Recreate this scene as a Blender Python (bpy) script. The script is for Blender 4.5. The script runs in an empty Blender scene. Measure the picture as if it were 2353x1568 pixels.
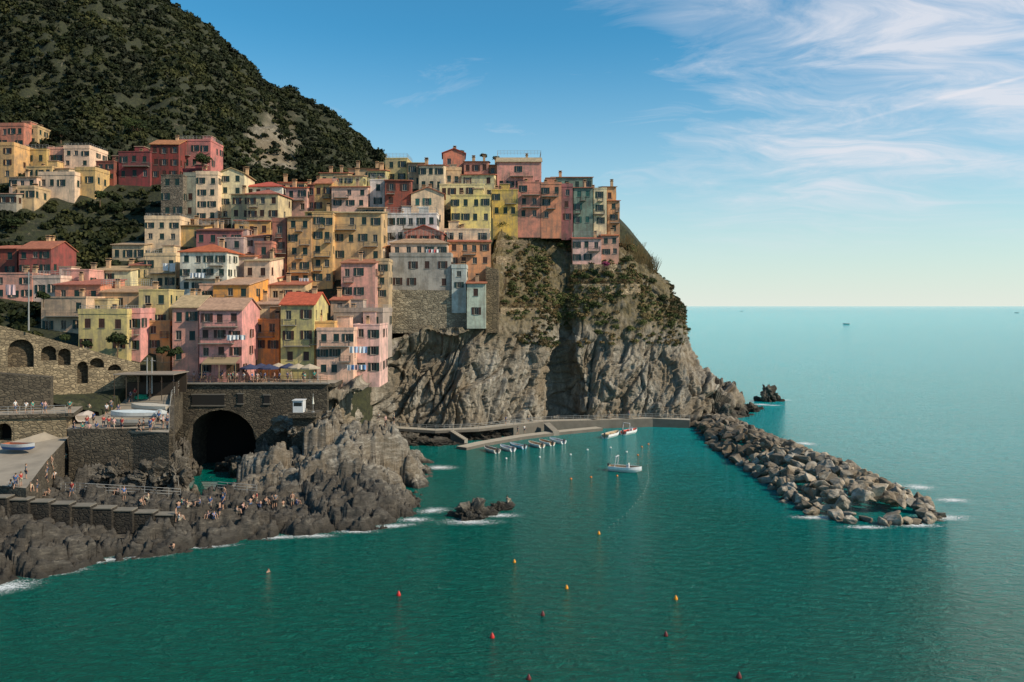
import bpy, bmesh, math, random
import numpy as np
from mathutils import Vector, Matrix, noise, Euler
from mathutils.bvhtree import BVHTree
R=random.Random(7); NR=np.random.default_rng(5)
F=1846.0; CH=26.0
# image pixel coordinates + estimated depth, unprojected through the camera -> metres (sea level z=0)
def S(u,v,d): return ((u-1176.5)/F*d, d, CH-(v-703)/F*d)
def onz(u,v,z):
    d=(CH-z)*F/(v-703.0); return ((u-1176.5)/F*d, d, z)
scene=bpy.context.scene; COL=scene.collection
# ---------------------------------------------------------------- materials
def lin(c): return tuple(((x/255)/12.92 if x/255<=.04045 else ((x/255+.055)/1.055)**2.4) for x in c)
MC={}
def newmat(name):
    m=bpy.data.materials.new(name); m.use_nodes=True
    nt=m.node_tree; b=nt.nodes['Principled BSDF']; return m,nt,b
def nd(nt,t,ins={},**kw):
    n=nt.nodes.new(t)
    for k,v in kw.items(): setattr(n,k,v)
    for k,v in ins.items():
        if isinstance(v,bpy.types.NodeSocket): nt.links.new(v,n.inputs[k])
        else: n.inputs[k].default_value=v
    return n
def pos(nt,scale=(1,1,1),rot=(0,0,0)):
    g=nd(nt,'ShaderNodeNewGeometry')
    return nd(nt,'ShaderNodeMapping',{0:g.outputs['Position'],'Scale':scale,'Rotation':rot}).outputs[0]
def noi(nt,vec,scale,detail=5,rough=.6,dist=0):
    return nd(nt,'ShaderNodeTexNoise',{'Vector':vec,'Scale':scale,'Detail':detail,'Roughness':rough,'Distortion':dist}).outputs[0]
def ramp(nt,fac,stops):
    n=nd(nt,'ShaderNodeValToRGB',{0:fac}); e=n.color_ramp.elements
    while len(e)<len(stops): e.new(.5)
    for i,(p,c) in enumerate(stops):
        e[i].position=p; e[i].color=(c,c,c,1) if not hasattr(c,'__len__') else (*c,1)
    return n.outputs[0]
def mixc(nt,fac,a,b,mode='MIX'):
    n=nd(nt,'ShaderNodeMix',data_type='RGBA',blend_type=mode)
    for i,v in ((0,fac),(6,a),(7,b)):
        if isinstance(v,bpy.types.NodeSocket): nt.links.new(v,n.inputs[i])
        else: n.inputs[i].default_value=(*v,1) if hasattr(v,'__len__') else v
    return n.outputs[2]
def mth(nt,op,a,b=0,c=None):
    n=nd(nt,'ShaderNodeMath',{0:a,1:b},operation=op)
    if c is not None: n.inputs[2].default_value=c
    return n.outputs[0]
def mr(nt,v,a,b,c=0.0,d=1.0): return nd(nt,'ShaderNodeMapRange',{0:v,1:a,2:b,3:c,4:d}).outputs[0]
def bump(nt,b,h,strength=.5,dist=.1):
    n=nd(nt,'ShaderNodeBump',{'Height':h,'Strength':strength,'Distance':dist}); nt.links.new(n.outputs[0],b.inputs['Normal'])
def stucco(rgb):
    k=('st',rgb)
    if k in MC: return MC[k]
    m,nt,b=newmat('stucco'); c=lin(rgb)
    p=pos(nt); n1=noi(nt,p,.45,7,.72); n2=noi(nt,pos(nt,(1.7,1.7,.2)),1.0,6,.65)
    g=sum(c)/3
    c1=mixc(nt,ramp(nt,n1,[(.36,0),(.60,1)]),tuple((x*.7+g*.3)*.60 for x in c),tuple(min(1,x*1.12) for x in c))
    c2=mixc(nt,ramp(nt,n2,[(.48,0),(.68,.68)]),c1,(g*.54,g*.45,g*.34))
    nt.links.new(c2,b.inputs['Base Color']); b.inputs['Roughness'].default_value=.9
    bump(nt,b,noi(nt,p,5,4),.4,.05); MC[k]=m; return m
def plain(name,c,rough=.6,metal=0,var=.25,scale=3):
    k=(name,c)
    if k in MC: return MC[k]
    m,nt,b=newmat(name); n=noi(nt,pos(nt),scale,4)
    nt.links.new(mixc(nt,n,tuple(x*(1-var) for x in c),tuple(min(1,x*(1+var)) for x in c)),b.inputs['Base Color'])
    b.inputs['Roughness'].default_value=rough; b.inputs['Metallic'].default_value=metal; MC[k]=m; return m
def tilemat(rgb,axis):
    k=('tl',rgb,axis)
    if k in MC: return MC[k]
    m,nt,b=newmat('roof_tiles'); c=lin(rgb); g=nd(nt,'ShaderNodeTexCoord')
    w=nd(nt,'ShaderNodeTexWave',{'Vector':g.outputs['Object'],'Scale':1.6,'Distortion':.6,'Detail':2},wave_type='BANDS',bands_direction=axis).outputs[1]
    n=noi(nt,pos(nt),1.3,6,.75)
    c1=mixc(nt,ramp(nt,n,[(.3,0),(.7,1)]),tuple(x*.5 for x in c),tuple(min(1,x*1.2) for x in c))
    c2=mixc(nt,mth(nt,'MULTIPLY',w,.35),c1,tuple(x*.35 for x in c))
    nt.links.new(c2,b.inputs['Base Color']); b.inputs['Roughness'].default_value=.9
    bump(nt,b,w,.7,.08); MC[k]=m; return m
def rockmat(name,dark,mid,light,scale=.5,strata=(1,1,2.5),rot=(0,0,0),wet=1.2,veg=None,bd=.25,region=None,vegscale=1.2):
    m,nt,b=newmat(name); p=pos(nt,strata,rot); p0=pos(nt)
    n1=noi(nt,p,scale,9,.7,.5); n2=noi(nt,p0,scale*.25,4,.6); n3=noi(nt,p0,scale*6,5,.7)
    c=ramp(nt,n1,[(.32,dark),(.5,mid),(.64,light)])
    c=mixc(nt,ramp(nt,n2,[(.40,.65),(.60,0)]),c,(mid[0]*.8,mid[1]*.66,mid[2]*.48))
    c=mixc(nt,ramp(nt,n3,[(.5,0),(.72,.6)]),c,tuple(x*.5 for x in dark))
    z=nd(nt,'ShaderNodeSeparateXYZ',{0:p0})
    if region=='boulder':
        oi=nd(nt,'ShaderNodeObjectInfo').outputs['Random']; c=mixc(nt,1.0,c,ramp(nt,oi,[(0,(.5,.46,.41)),(.5,(.92,.89,.84)),(1,(1.3,1.28,1.24))]),'MULTIPLY')
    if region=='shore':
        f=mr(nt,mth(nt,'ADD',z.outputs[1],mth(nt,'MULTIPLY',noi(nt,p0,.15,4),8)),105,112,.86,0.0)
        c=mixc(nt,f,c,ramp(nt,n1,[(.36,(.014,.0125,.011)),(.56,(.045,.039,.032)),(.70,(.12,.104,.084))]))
    if veg:
        z0,z1,vc1,vc2=veg
        zz=mth(nt,'ADD',z.outputs[2],mth(nt,'MULTIPLY',noi(nt,p0,.12,5),14))
        f=mr(nt,zz,z0+7,z1+7)
        f=mth(nt,'MULTIPLY',f,ramp(nt,noi(nt,p0,.5,7,.75),[(.36,0.2),(.5,1)]))
        if region=='hill':
            l=mth(nt,'ABSOLUTE',mth(nt,'ADD',mth(nt,'ADD',z.outputs[0],mth(nt,'MULTIPLY',z.outputs[1],.25)),12))
            l=mth(nt,'ADD',l,mth(nt,'MULTIPLY',noi(nt,p0,.1,4),14)); q=mth(nt,'MULTIPLY',mr(nt,l,12,16,1.0,0.0),mr(nt,z.outputs[1],215,228))
            q=mth(nt,'MULTIPLY',q,mr(nt,z.outputs[1],300,330,1.0,0.0)); f=mth(nt,'MULTIPLY',mr(nt,f,0,.5),mth(nt,'SUBTRACT',1.0,q))
        c=mixc(nt,f,c,ramp(nt,noi(nt,p0,vegscale,6,.7),[(.35,vc1),(.6,vc2)]))
    if wet:
        f=mr(nt,mth(nt,'ADD',z.outputs[2],mth(nt,'MULTIPLY',noi(nt,p0,.6,3),1.2)),wet+.2,wet+1.1,1.0,0.0)
        c=mixc(nt,mth(nt,'MULTIPLY',f,.85),c,(.020,.016,.011))
    nt.links.new(c,b.inputs['Base Color']); b.inputs['Roughness'].default_value=.85
    bump(nt,b,mth(nt,'ADD',n1,mth(nt,'MULTIPLY',n3,.4)),1.0,bd); return m
def masonry(rgb,scale=1.0,name='stone_masonry'):
    k=('ms',rgb,scale)
    if k in MC: return MC[k]
    m,nt,b=newmat(name); c=lin(rgb)
    vv=pos(nt,(1.6*scale,1.6*scale,3.2*scale))
    v=nd(nt,'ShaderNodeTexVoronoi',{'Vector':vv,'Scale':1},feature='F1')
    e=nd(nt,'ShaderNodeTexVoronoi',{'Vector':vv,'Scale':1},feature='DISTANCE_TO_EDGE')
    r=nd(nt,'ShaderNodeSeparateColor',{0:v.outputs['Color']}).outputs[0]
    c1=mixc(nt,r,tuple(x*.55 for x in c),tuple(x*1.3 for x in c))
    c1=mixc(nt,ramp(nt,e.outputs[0],[(.02,1),(.09,0)]),c1,tuple(x*.35 for x in c))
    c1=mixc(nt,ramp(nt,noi(nt,pos(nt),.3,6,.7),[(.42,0),(.65,.7)]),c1,tuple(x*.35 for x in c))
    nt.links.new(c1,b.inputs['Base Color']); b.inputs['Roughness'].default_value=.92
    bump(nt,b,ramp(nt,e.outputs[0],[(0,0),(.15,1)]),.7,.08); MC[k]=m; return m
def leafmat(name,c1,c2,c3):
    m,nt,b=newmat(name); g=nd(nt,'ShaderNodeNewGeometry')
    c=ramp(nt,noi(nt,pos(nt),.06,5,.65),[(.36,c1),(.5,c2),(.66,c3)])
    c=mixc(nt,mth(nt,'MULTIPLY',g.outputs['Random Per Island'],.6),c,c1)
    nt.links.new(c,b.inputs['Base Color']); b.inputs['Roughness'].default_value=.75
    b.inputs['Specular IOR Level'].default_value=.2; return m
GLASS=plain('window_glass',(.012,.015,.018),.12,0,.3)
FRAME=plain('window_frame',(.30,.28,.24),.6); CONC=plain('concrete',(.24,.215,.18),.9,0,.35,.8); CONCD=plain('dark_concrete',(.13,.115,.095),.9,0,.4,.7)
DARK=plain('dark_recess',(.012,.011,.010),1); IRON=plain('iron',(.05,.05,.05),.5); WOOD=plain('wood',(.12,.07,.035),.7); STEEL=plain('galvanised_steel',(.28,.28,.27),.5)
SHC={'green':plain('shutter_green',(.010,.035,.028),.6),'brown':plain('shutter_brown',(.055,.022,.012),.6),'teal':plain('shutter_teal',(.02,.10,.085),.6)}
# ---------------------------------------------------------------- mesh helpers
class MB:
    def __init__(s): s.v=[];s.f=[];s.m=[]
    def poly(s,pts,mi=0):
        n=len(s.v); s.v+= [tuple(p) for p in pts]; s.f.append(tuple(range(n,n+len(pts)))); s.m.append(mi)
    def box(s,x0,x1,y0,y1,z0,z1,mi=0):
        n=len(s.v); s.v+=[(x0,y0,z0),(x1,y0,z0),(x1,y1,z0),(x0,y1,z0),(x0,y0,z1),(x1,y0,z1),(x1,y1,z1),(x0,y1,z1)]
        for f in ((0,3,2,1),(4,5,6,7),(0,1,5,4),(1,2,6,5),(2,3,7,6),(3,0,4,7)): s.f.append(tuple(n+i for i in f)); s.m.append(mi)
    def tube(s,a,b,r0,r1=None,k=6,mi=0):
        r1=r0 if r1 is None else r1; a=Vector(a);b=Vector(b);d=(b-a).normalized(); q=d.to_track_quat('Z','Y'); n=len(s.v)
        for P,r in ((a,r0),(b,r1)):
            for i in range(k): s.v.append(tuple(P+q@Vector((r*math.cos(i*2*math.pi/k),r*math.sin(i*2*math.pi/k),0))))
        for i in range(k): j=(i+1)%k; s.f.append((n+i,n+j,n+k+j,n+k+i)); s.m.append(mi)
        s.f.append(tuple(n+i for i in range(k))[::-1]); s.m.append(mi); s.f.append(tuple(n+k+i for i in range(k))); s.m.append(mi)
    def mesh(s,name,mats,smooth=False):
        me=bpy.data.meshes.new(name); me.from_pydata(s.v,[],s.f)
        for m in mats: me.materials.append(m)
        me.polygons.foreach_set('material_index',s.m)
        if smooth: me.polygons.foreach_set('use_smooth',[True]*len(s.f))
        me.update(); return me
def obj(name,data,parent=None,loc=(0,0,0),rz=0,label=None,cat=None,group=None,kind=None,scale=None):
    o=bpy.data.objects.new(name,data); COL.objects.link(o); o.location=loc; o.rotation_euler=(0,0,rz)
    if scale: o.scale=scale if hasattr(scale,'__len__') else (scale,)*3
    if parent: o.parent=parent
    if label: o['label']=label
    if cat: o['category']=cat
    if group: o['group']=group
    if kind: o['kind']=kind
    return o
def gridmesh(name,V,mat,smooth=True):
    a,b,_=V.shape; me=bpy.data.meshes.new(name)
    i=np.arange(a*b).reshape(a,b); q=np.stack([i[:-1,:-1],i[:-1,1:],i[1:,1:],i[1:,:-1]],-1).reshape(-1,4)
    me.vertices.add(a*b); me.vertices.foreach_set('co',V.reshape(-1).astype(np.float32))
    me.loops.add(q.size); me.loops.foreach_set('vertex_index',q.reshape(-1).astype(np.int32))
    me.polygons.add(len(q)); me.polygons.foreach_set('loop_start',np.arange(0,q.size,4,dtype=np.int32)); me.polygons.foreach_set('loop_total',np.full(len(q),4,dtype=np.int32))
    me.update(calc_edges=True); me.materials.append(mat)
    if smooth: me.polygons.foreach_set('use_smooth',np.ones(len(q),dtype=bool))
    return me
def quadsmesh(name,Q,mat):
    n=len(Q); me=bpy.data.meshes.new(name)
    me.vertices.add(n*4); me.vertices.foreach_set('co',Q.reshape(-1).astype(np.float32))
    me.loops.add(n*4); me.loops.foreach_set('vertex_index',np.arange(n*4,dtype=np.int32))
    me.polygons.add(n); me.polygons.foreach_set('loop_start',np.arange(0,n*4,4,dtype=np.int32)); me.polygons.foreach_set('loop_total',np.full(n,4,dtype=np.int32))
    me.update(calc_edges=True); me.materials.append(mat); return me
def leaves(C,Rd,n,size,flat=.8):
    """leaf clumps: C centres (k,3), Rd radii (k,), n leaves each"""
    C=np.asarray(C,float); Rd=np.asarray(Rd,float); k=len(C)
    d=NR.normal(size=(k,n,3)); d/=np.linalg.norm(d,axis=2,keepdims=True); d[...,2]=np.abs(d[...,2])*1.0-.25
    ph=NR.uniform(0,6.28,(k,1,3)); lump=1+.28*np.sin(d[...,0:1]*4+ph[...,0:1])*np.sin(d[...,1:2]*4+ph[...,1:2])+.15*np.sin(d[...,2:3]*7+ph[...,2:3])
    r=Rd[:,None,None]*lump*NR.uniform(.62,1.0,(k,n,1)); sc=np.array([1,1,flat])
    P=C[:,None,:]+d*r*sc
    nn=d+NR.normal(size=(k,n,3))*.55; nn/=np.linalg.norm(nn,axis=2,keepdims=True)
    t=np.cross(nn,NR.normal(size=(k,n,3))); t/=np.linalg.norm(t,axis=2,keepdims=True)+1e-9; b=np.cross(nn,t)
    s=(size*NR.uniform(.6,1.3,(k,n,1)))*(Rd[:,None,None]/Rd.mean())**.4
    t=t*s; b=b*s*.7
    return np.stack([P-t-b,P+t-b*.6,P+t*.7+b,P-t*.8+b*.8],2).reshape(-1,4,3)
def facet(p,k,mt='DISTANCE',tl=1.2):
    d,pt=noise.voronoi(p,distance_metric=mt); c=pt[0]; q=c*7.31
    h=noise.cell(q); t=noise.cell_vector(q+Vector((31,7,k)))
    return (h-.5)+ (p-c).dot(t-Vector((.5,.5,.5)))*tl, d[1]-d[0]
BV=[]
def addbvh(me,off=(0,0,0)):
    o=Vector(off); BV.append(BVHTree.FromPolygons([v.co+o for v in me.vertices],[tuple(p.vertices) for p in me.polygons]))
def hit(u,v):
    o=Vector((0,0,CH)); d=Vector(((u-1176.5)/F,1,-(v-703)/F)).normalized(); best=None
    for b in BV:
        h=b.ray_cast(o,d)
        if h[0] is not None and (best is None or h[3]<best[1]): best=(h[0],h[3])
    return best[0] if best else None
def rbf(P,Z,lam):
    P=np.array(P,float); Z=np.array(Z,float); n=len(P); K=np.linalg.norm(P[:,None]-P[None],axis=2)
    A=np.zeros((n+3,n+3)); A[:n,:n]=-K+lam*np.eye(n); A[:n,n]=1; A[:n,n+1:]=P; A[n,:n]=1; A[n+1:,:n]=P.T
    w=np.linalg.solve(A,np.concatenate([Z,[0,0,0]]))
    def f(X,Y):
        X=np.atleast_1d(X).astype(float);Y=np.atleast_1d(Y).astype(float); o=np.full(X.shape,w[n])+w[n+1]*X+w[n+2]*Y
        for i in range(n): o-=w[i]*np.hypot(X-P[i,0],Y-P[i,1])
        return o
    return f
# ---------------------------------------------------------------- camera, sun, sky
cam=bpy.data.cameras.new('camera'); co=bpy.data.objects.new('camera',cam); COL.objects.link(co)
cam.sensor_width=36; cam.lens=36*F/2353; cam.shift_y=-81/2353; cam.clip_end=60000; cam.clip_start=.5
co.location=(0,0,CH); co.rotation_euler=(math.radians(90),0,0); scene.camera=co
AZ,EL=math.radians(111),math.radians(37)
sv=Vector((math.cos(EL)*math.sin(AZ),math.cos(EL)*math.cos(AZ),math.sin(EL)))
sl=bpy.data.lights.new('sun','SUN'); sl.energy=5.0; sl.angle=math.radians(.5); sl.color=(1,.86,.66)
so=bpy.data.objects.new('sun',sl); COL.objects.link(so); so.rotation_euler=sv.to_track_quat('Z','Y').to_euler()
scene.view_settings.view_transform='Standard'; scene.view_settings.look='None'
W=bpy.data.worlds.new('World'); scene.world=W; W.use_nodes=True; nt=W.node_tree
bg=nt.nodes['Background']; bg.inputs[1].default_value=.086
sky=nd(nt,'ShaderNodeTexSky',sky_type='NISHITA'); sky.sun_disc=False; sky.sun_elevation=EL; sky.sun_rotation=AZ
sky.air_density=1.0; sky.dust_density=.5; sky.ozone_density=1.5
tc=nd(nt,'ShaderNodeTexCoord'); sx=nd(nt,'ShaderNodeSeparateXYZ',{0:tc.outputs['Generated']})
zz=mth(nt,'ADD',mth(nt,'MAXIMUM',sx.outputs[2],0),.12)
cx=mth(nt,'DIVIDE',sx.outputs[0],zz); cy=mth(nt,'DIVIDE',sx.outputs[1],zz)
cv=nd(nt,'ShaderNodeCombineXYZ',{0:cx,1:cy}).outputs[0]
warp=nd(nt,'ShaderNodeVectorMath',{0:nd(nt,'ShaderNodeTexNoise',{'Vector':cv,'Scale':.9,'Detail':3}).outputs[1],1:(.9,.9,0)},operation='MULTIPLY').outputs[0]
cw=nd(nt,'ShaderNodeVectorMath',{0:cv,1:warp},operation='ADD').outputs[0]
m1=nd(nt,'ShaderNodeMapping',{0:cw,'Rotation':(0,0,math.radians(84)),'Scale':(.9,1.9,1)}).outputs[0]
fine=noi(nt,m1,1.6,10,.66,.6)
big=noi(nt,nd(nt,'ShaderNodeMapping',{0:cv,'Location':(3.3,1.2,0),'Rotation':(0,0,1.1),'Scale':(.8,1.3,1)}).outputs[0],1.1,3,.5,.4)
side=mr(nt,cx,.1,1.2,-.19,.14)
low=mr(nt,sx.outputs[2],.08,.26,-.10,.03)
cl=mth(nt,'ADD',mth(nt,'ADD',mth(nt,'ADD',mth(nt,'MULTIPLY',fine,.85),mth(nt,'MULTIPLY',big,.5)),side),low)
cl=ramp(nt,cl,[(.59,0),(.72,.26),(.90,.85)])
cl=mth(nt,'MULTIPLY',cl,mr(nt,sx.outputs[2],.05,.16))
ln=mth(nt,'ABSOLUTE',mth(nt,'SUBTRACT',mth(nt,'ADD',mth(nt,'MULTIPLY',cx,.825),mth(nt,'MULTIPLY',cy,.565)),2.53))
ln=mr(nt,ln,0,.02,.35,0.0)
ln=mth(nt,'MULTIPLY',ln,mr(nt,cx,.85,1.3)); ln=mth(nt,'MULTIPLY',ln,ramp(nt,noi(nt,cv,4,3),[(.4,.2),(.6,1)]))
cl=mth(nt,'MINIMUM',mth(nt,'ADD',cl,ln),.95)
tint=mixc(nt,1.0,sky.outputs[0],(.48,1.44,1.68),'MULTIPLY')
hf=mth(nt,'POWER',mr(nt,sx.outputs[2],0,.33,1.0,0.0),1.7)
base=mixc(nt,mth(nt,'MULTIPLY',hf,.92),tint,(9.6,9.9,8.9))
fin=mixc(nt,cl,base,(9.2,9.3,10.0)); nt.links.new(fin,bg.inputs[0])
# ---------------------------------------------------------------- sea
m,nt,b=newmat('sea_water')
g=nd(nt,'ShaderNodeNewGeometry'); sp=nd(nt,'ShaderNodeSeparateXYZ',{0:g.outputs['Position']})
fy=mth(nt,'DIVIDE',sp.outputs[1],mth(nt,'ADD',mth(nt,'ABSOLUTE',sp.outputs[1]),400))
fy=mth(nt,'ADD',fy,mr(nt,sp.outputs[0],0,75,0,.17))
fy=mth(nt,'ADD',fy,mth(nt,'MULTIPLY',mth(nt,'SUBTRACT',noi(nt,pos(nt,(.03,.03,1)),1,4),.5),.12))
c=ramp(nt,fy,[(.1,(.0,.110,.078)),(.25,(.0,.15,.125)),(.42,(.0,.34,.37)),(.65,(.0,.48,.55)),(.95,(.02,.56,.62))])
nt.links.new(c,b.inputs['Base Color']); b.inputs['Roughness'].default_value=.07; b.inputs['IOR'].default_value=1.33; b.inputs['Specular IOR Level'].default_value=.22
w1=noi(nt,pos(nt,(.6,1.3,1),(0,0,.3)),.9,6,.65,.8); w2=noi(nt,pos(nt,(.12,.3,1),(0,0,-.25)),.8,3,.5)
w3=noi(nt,pos(nt,(1.8,3.8,1),(0,0,.15)),1,4,.65,.6)
h=mth(nt,'ADD',mth(nt,'ADD',mth(nt,'MULTIPLY',w1,1.2),mth(nt,'MULTIPLY',w2,.7)),mth(nt,'MULTIPLY',w3,.42))
bump(nt,b,h,1.0,1.15); SEA=m
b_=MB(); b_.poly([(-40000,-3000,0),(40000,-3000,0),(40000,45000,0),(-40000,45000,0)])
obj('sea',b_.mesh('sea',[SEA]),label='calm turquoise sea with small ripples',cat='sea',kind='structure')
# ---------------------------------------------------------------- house generator
WM={}
def winmesh(w,h):
    k=(round(w,2),round(h,2))
    if k not in WM:
        b=MB(); b.poly([(-w/2,.2,-h/2),(w/2,.2,-h/2),(w/2,.2,h/2),(-w/2,.2,h/2)],0)
        t=.06
        for x0,x1,z0,z1 in ((-w/2,-w/2+t,-h/2,h/2),(w/2-t,w/2,-h/2,h/2),(-w/2+t,w/2-t,h/2-t,h/2),(-w/2+t,w/2-t,-h/2,-h/2+t),(-.025,.025,-h/2+t,h/2-t)):
            b.box(x0,x1,.13,.19,z0,z1,1)
        b.box(-w/2-.1,w/2+.1,-.09,.12,-h/2-.07,-h/2-.003,2)
        WM[k]=b.mesh('window',[GLASS,FRAME,CONC])
    return WM[k]
SM={}
def shmesh(c,w,h):
    k=(c,w,h)
    if k not in SM:
        b=MB(); t=.06
        for x0,x1,z0,z1 in ((-w/2,-w/2+t,-h/2,h/2),(w/2-t,w/2,-h/2,h/2),(-w/2+t,w/2-t,h/2-t,h/2),(-w/2+t,w/2-t,-h/2,-h/2+t),(-w/2+t,w/2-t,-.03,.03)): b.box(x0,x1,-.025,.025,z0,z1)
        n=9
        for i in range(n):
            z=-h/2+t+(i+.5)*(h-2*t)/n; b.poly([(-w/2+t,-.02,z-.07),(w/2-t,-.02,z-.07),(w/2-t,.018,z+.07),(-w/2+t,.018,z+.07)])
        SM[k]=b.mesh('shutter',[SHC[c]])
    return SM[k]
def facewall(b,O,U,Nin,Wd,z0,z1,holes,rec=.22,mi=0,mr=0):
    O=Vector(O);U=Vector(U);Nin=Vector(Nin)
    xs=sorted({0.0,Wd,*[h[0] for h in holes],*[h[1] for h in holes]}); zs=sorted({z0,z1,*[h[2] for h in holes],*[h[3] for h in holes]})
    P=lambda x,z,r=0:O+U*x+Nin*r+Vector((0,0,z))
    for i in range(len(xs)-1):
        for j in range(len(zs)-1):
            cx=(xs[i]+xs[i+1])/2; cz=(zs[j]+zs[j+1])/2
            if any(h[0]<cx<h[1] and h[2]<cz<h[3] for h in holes): continue
            b.poly([P(xs[i],zs[j]),P(xs[i+1],zs[j]),P(xs[i+1],zs[j+1]),P(xs[i],zs[j+1])],mi)
    for x0,x1,a,c in holes:
        for q in (((x0,a),(x0,c)),((x1,c),(x1,a)),((x0,c),(x1,c)),((x1,a),(x0,a))):
            (p,r),(s,t)=q; b.poly([P(p,r),P(s,t),P(s,t,rec),P(p,r,rec)],mr)
def railmesh(pts,h=1.0,sp=.6,r=.025,mat=IRON,name='railing',wires=3):
    b=MB()
    for a,c in zip(pts[:-1],pts[1:]):
        a=Vector(a);c=Vector(c);L=(c-a).length; n=max(1,int(L/sp))
        for i in range(n+1):
            p=a.lerp(c,i/n); b.tube(p,p+Vector((0,0,h)),r,r,4)
        for k in range(wires):
            z=Vector((0,0,h*(k+1)/wires)); b.tube(a+z,c+z,r*.9,r*.9,4)
    return b.mesh(name,[mat])
CN={'cream':(230,206,160),'beige':(210,180,134),'ochre':(212,166,96),'yellow':(236,212,118),'pink':(226,158,138),'salmon':(212,136,104),'red':(140,58,52),
'crimson':(122,40,44),'white':(226,220,208),'grey':(164,156,142),'orange':(230,142,66),'tan':(200,160,118),'lilac':(192,162,160),'mauve':(150,96,96),'green':(114,150,122),'brick':(166,100,78),
'stone':(122,112,98),'palepink':(232,186,168),'olive':(206,184,114),'rose':(198,110,98),'mustard':(214,180,80),'blue':(184,190,190)}
WORD={'cream':'cream','beige':'beige','ochre':'ochre','yellow':'yellow','pink':'pink','salmon':'salmon orange','red':'dark red','crimson':'crimson','white':'white','grey':'grey','orange':'bright orange','tan':'tan','lilac':'lilac','mauve':'mauve','green':'sea green','brick':'brick red','stone':'grey stone','palepink':'pale pink','olive':'olive yellow','rose':'dusty rose','mustard':'mustard yellow','blue':'pale blue'}
RC={'tile':(192,112,82),'red':(208,92,66),'pale':(196,166,130),'brown':(126,88,66)}
NUM=['','one','two','three','four','five','six','seven','eight']
CP=[]; FOOT=[]; nwin=0
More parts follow.
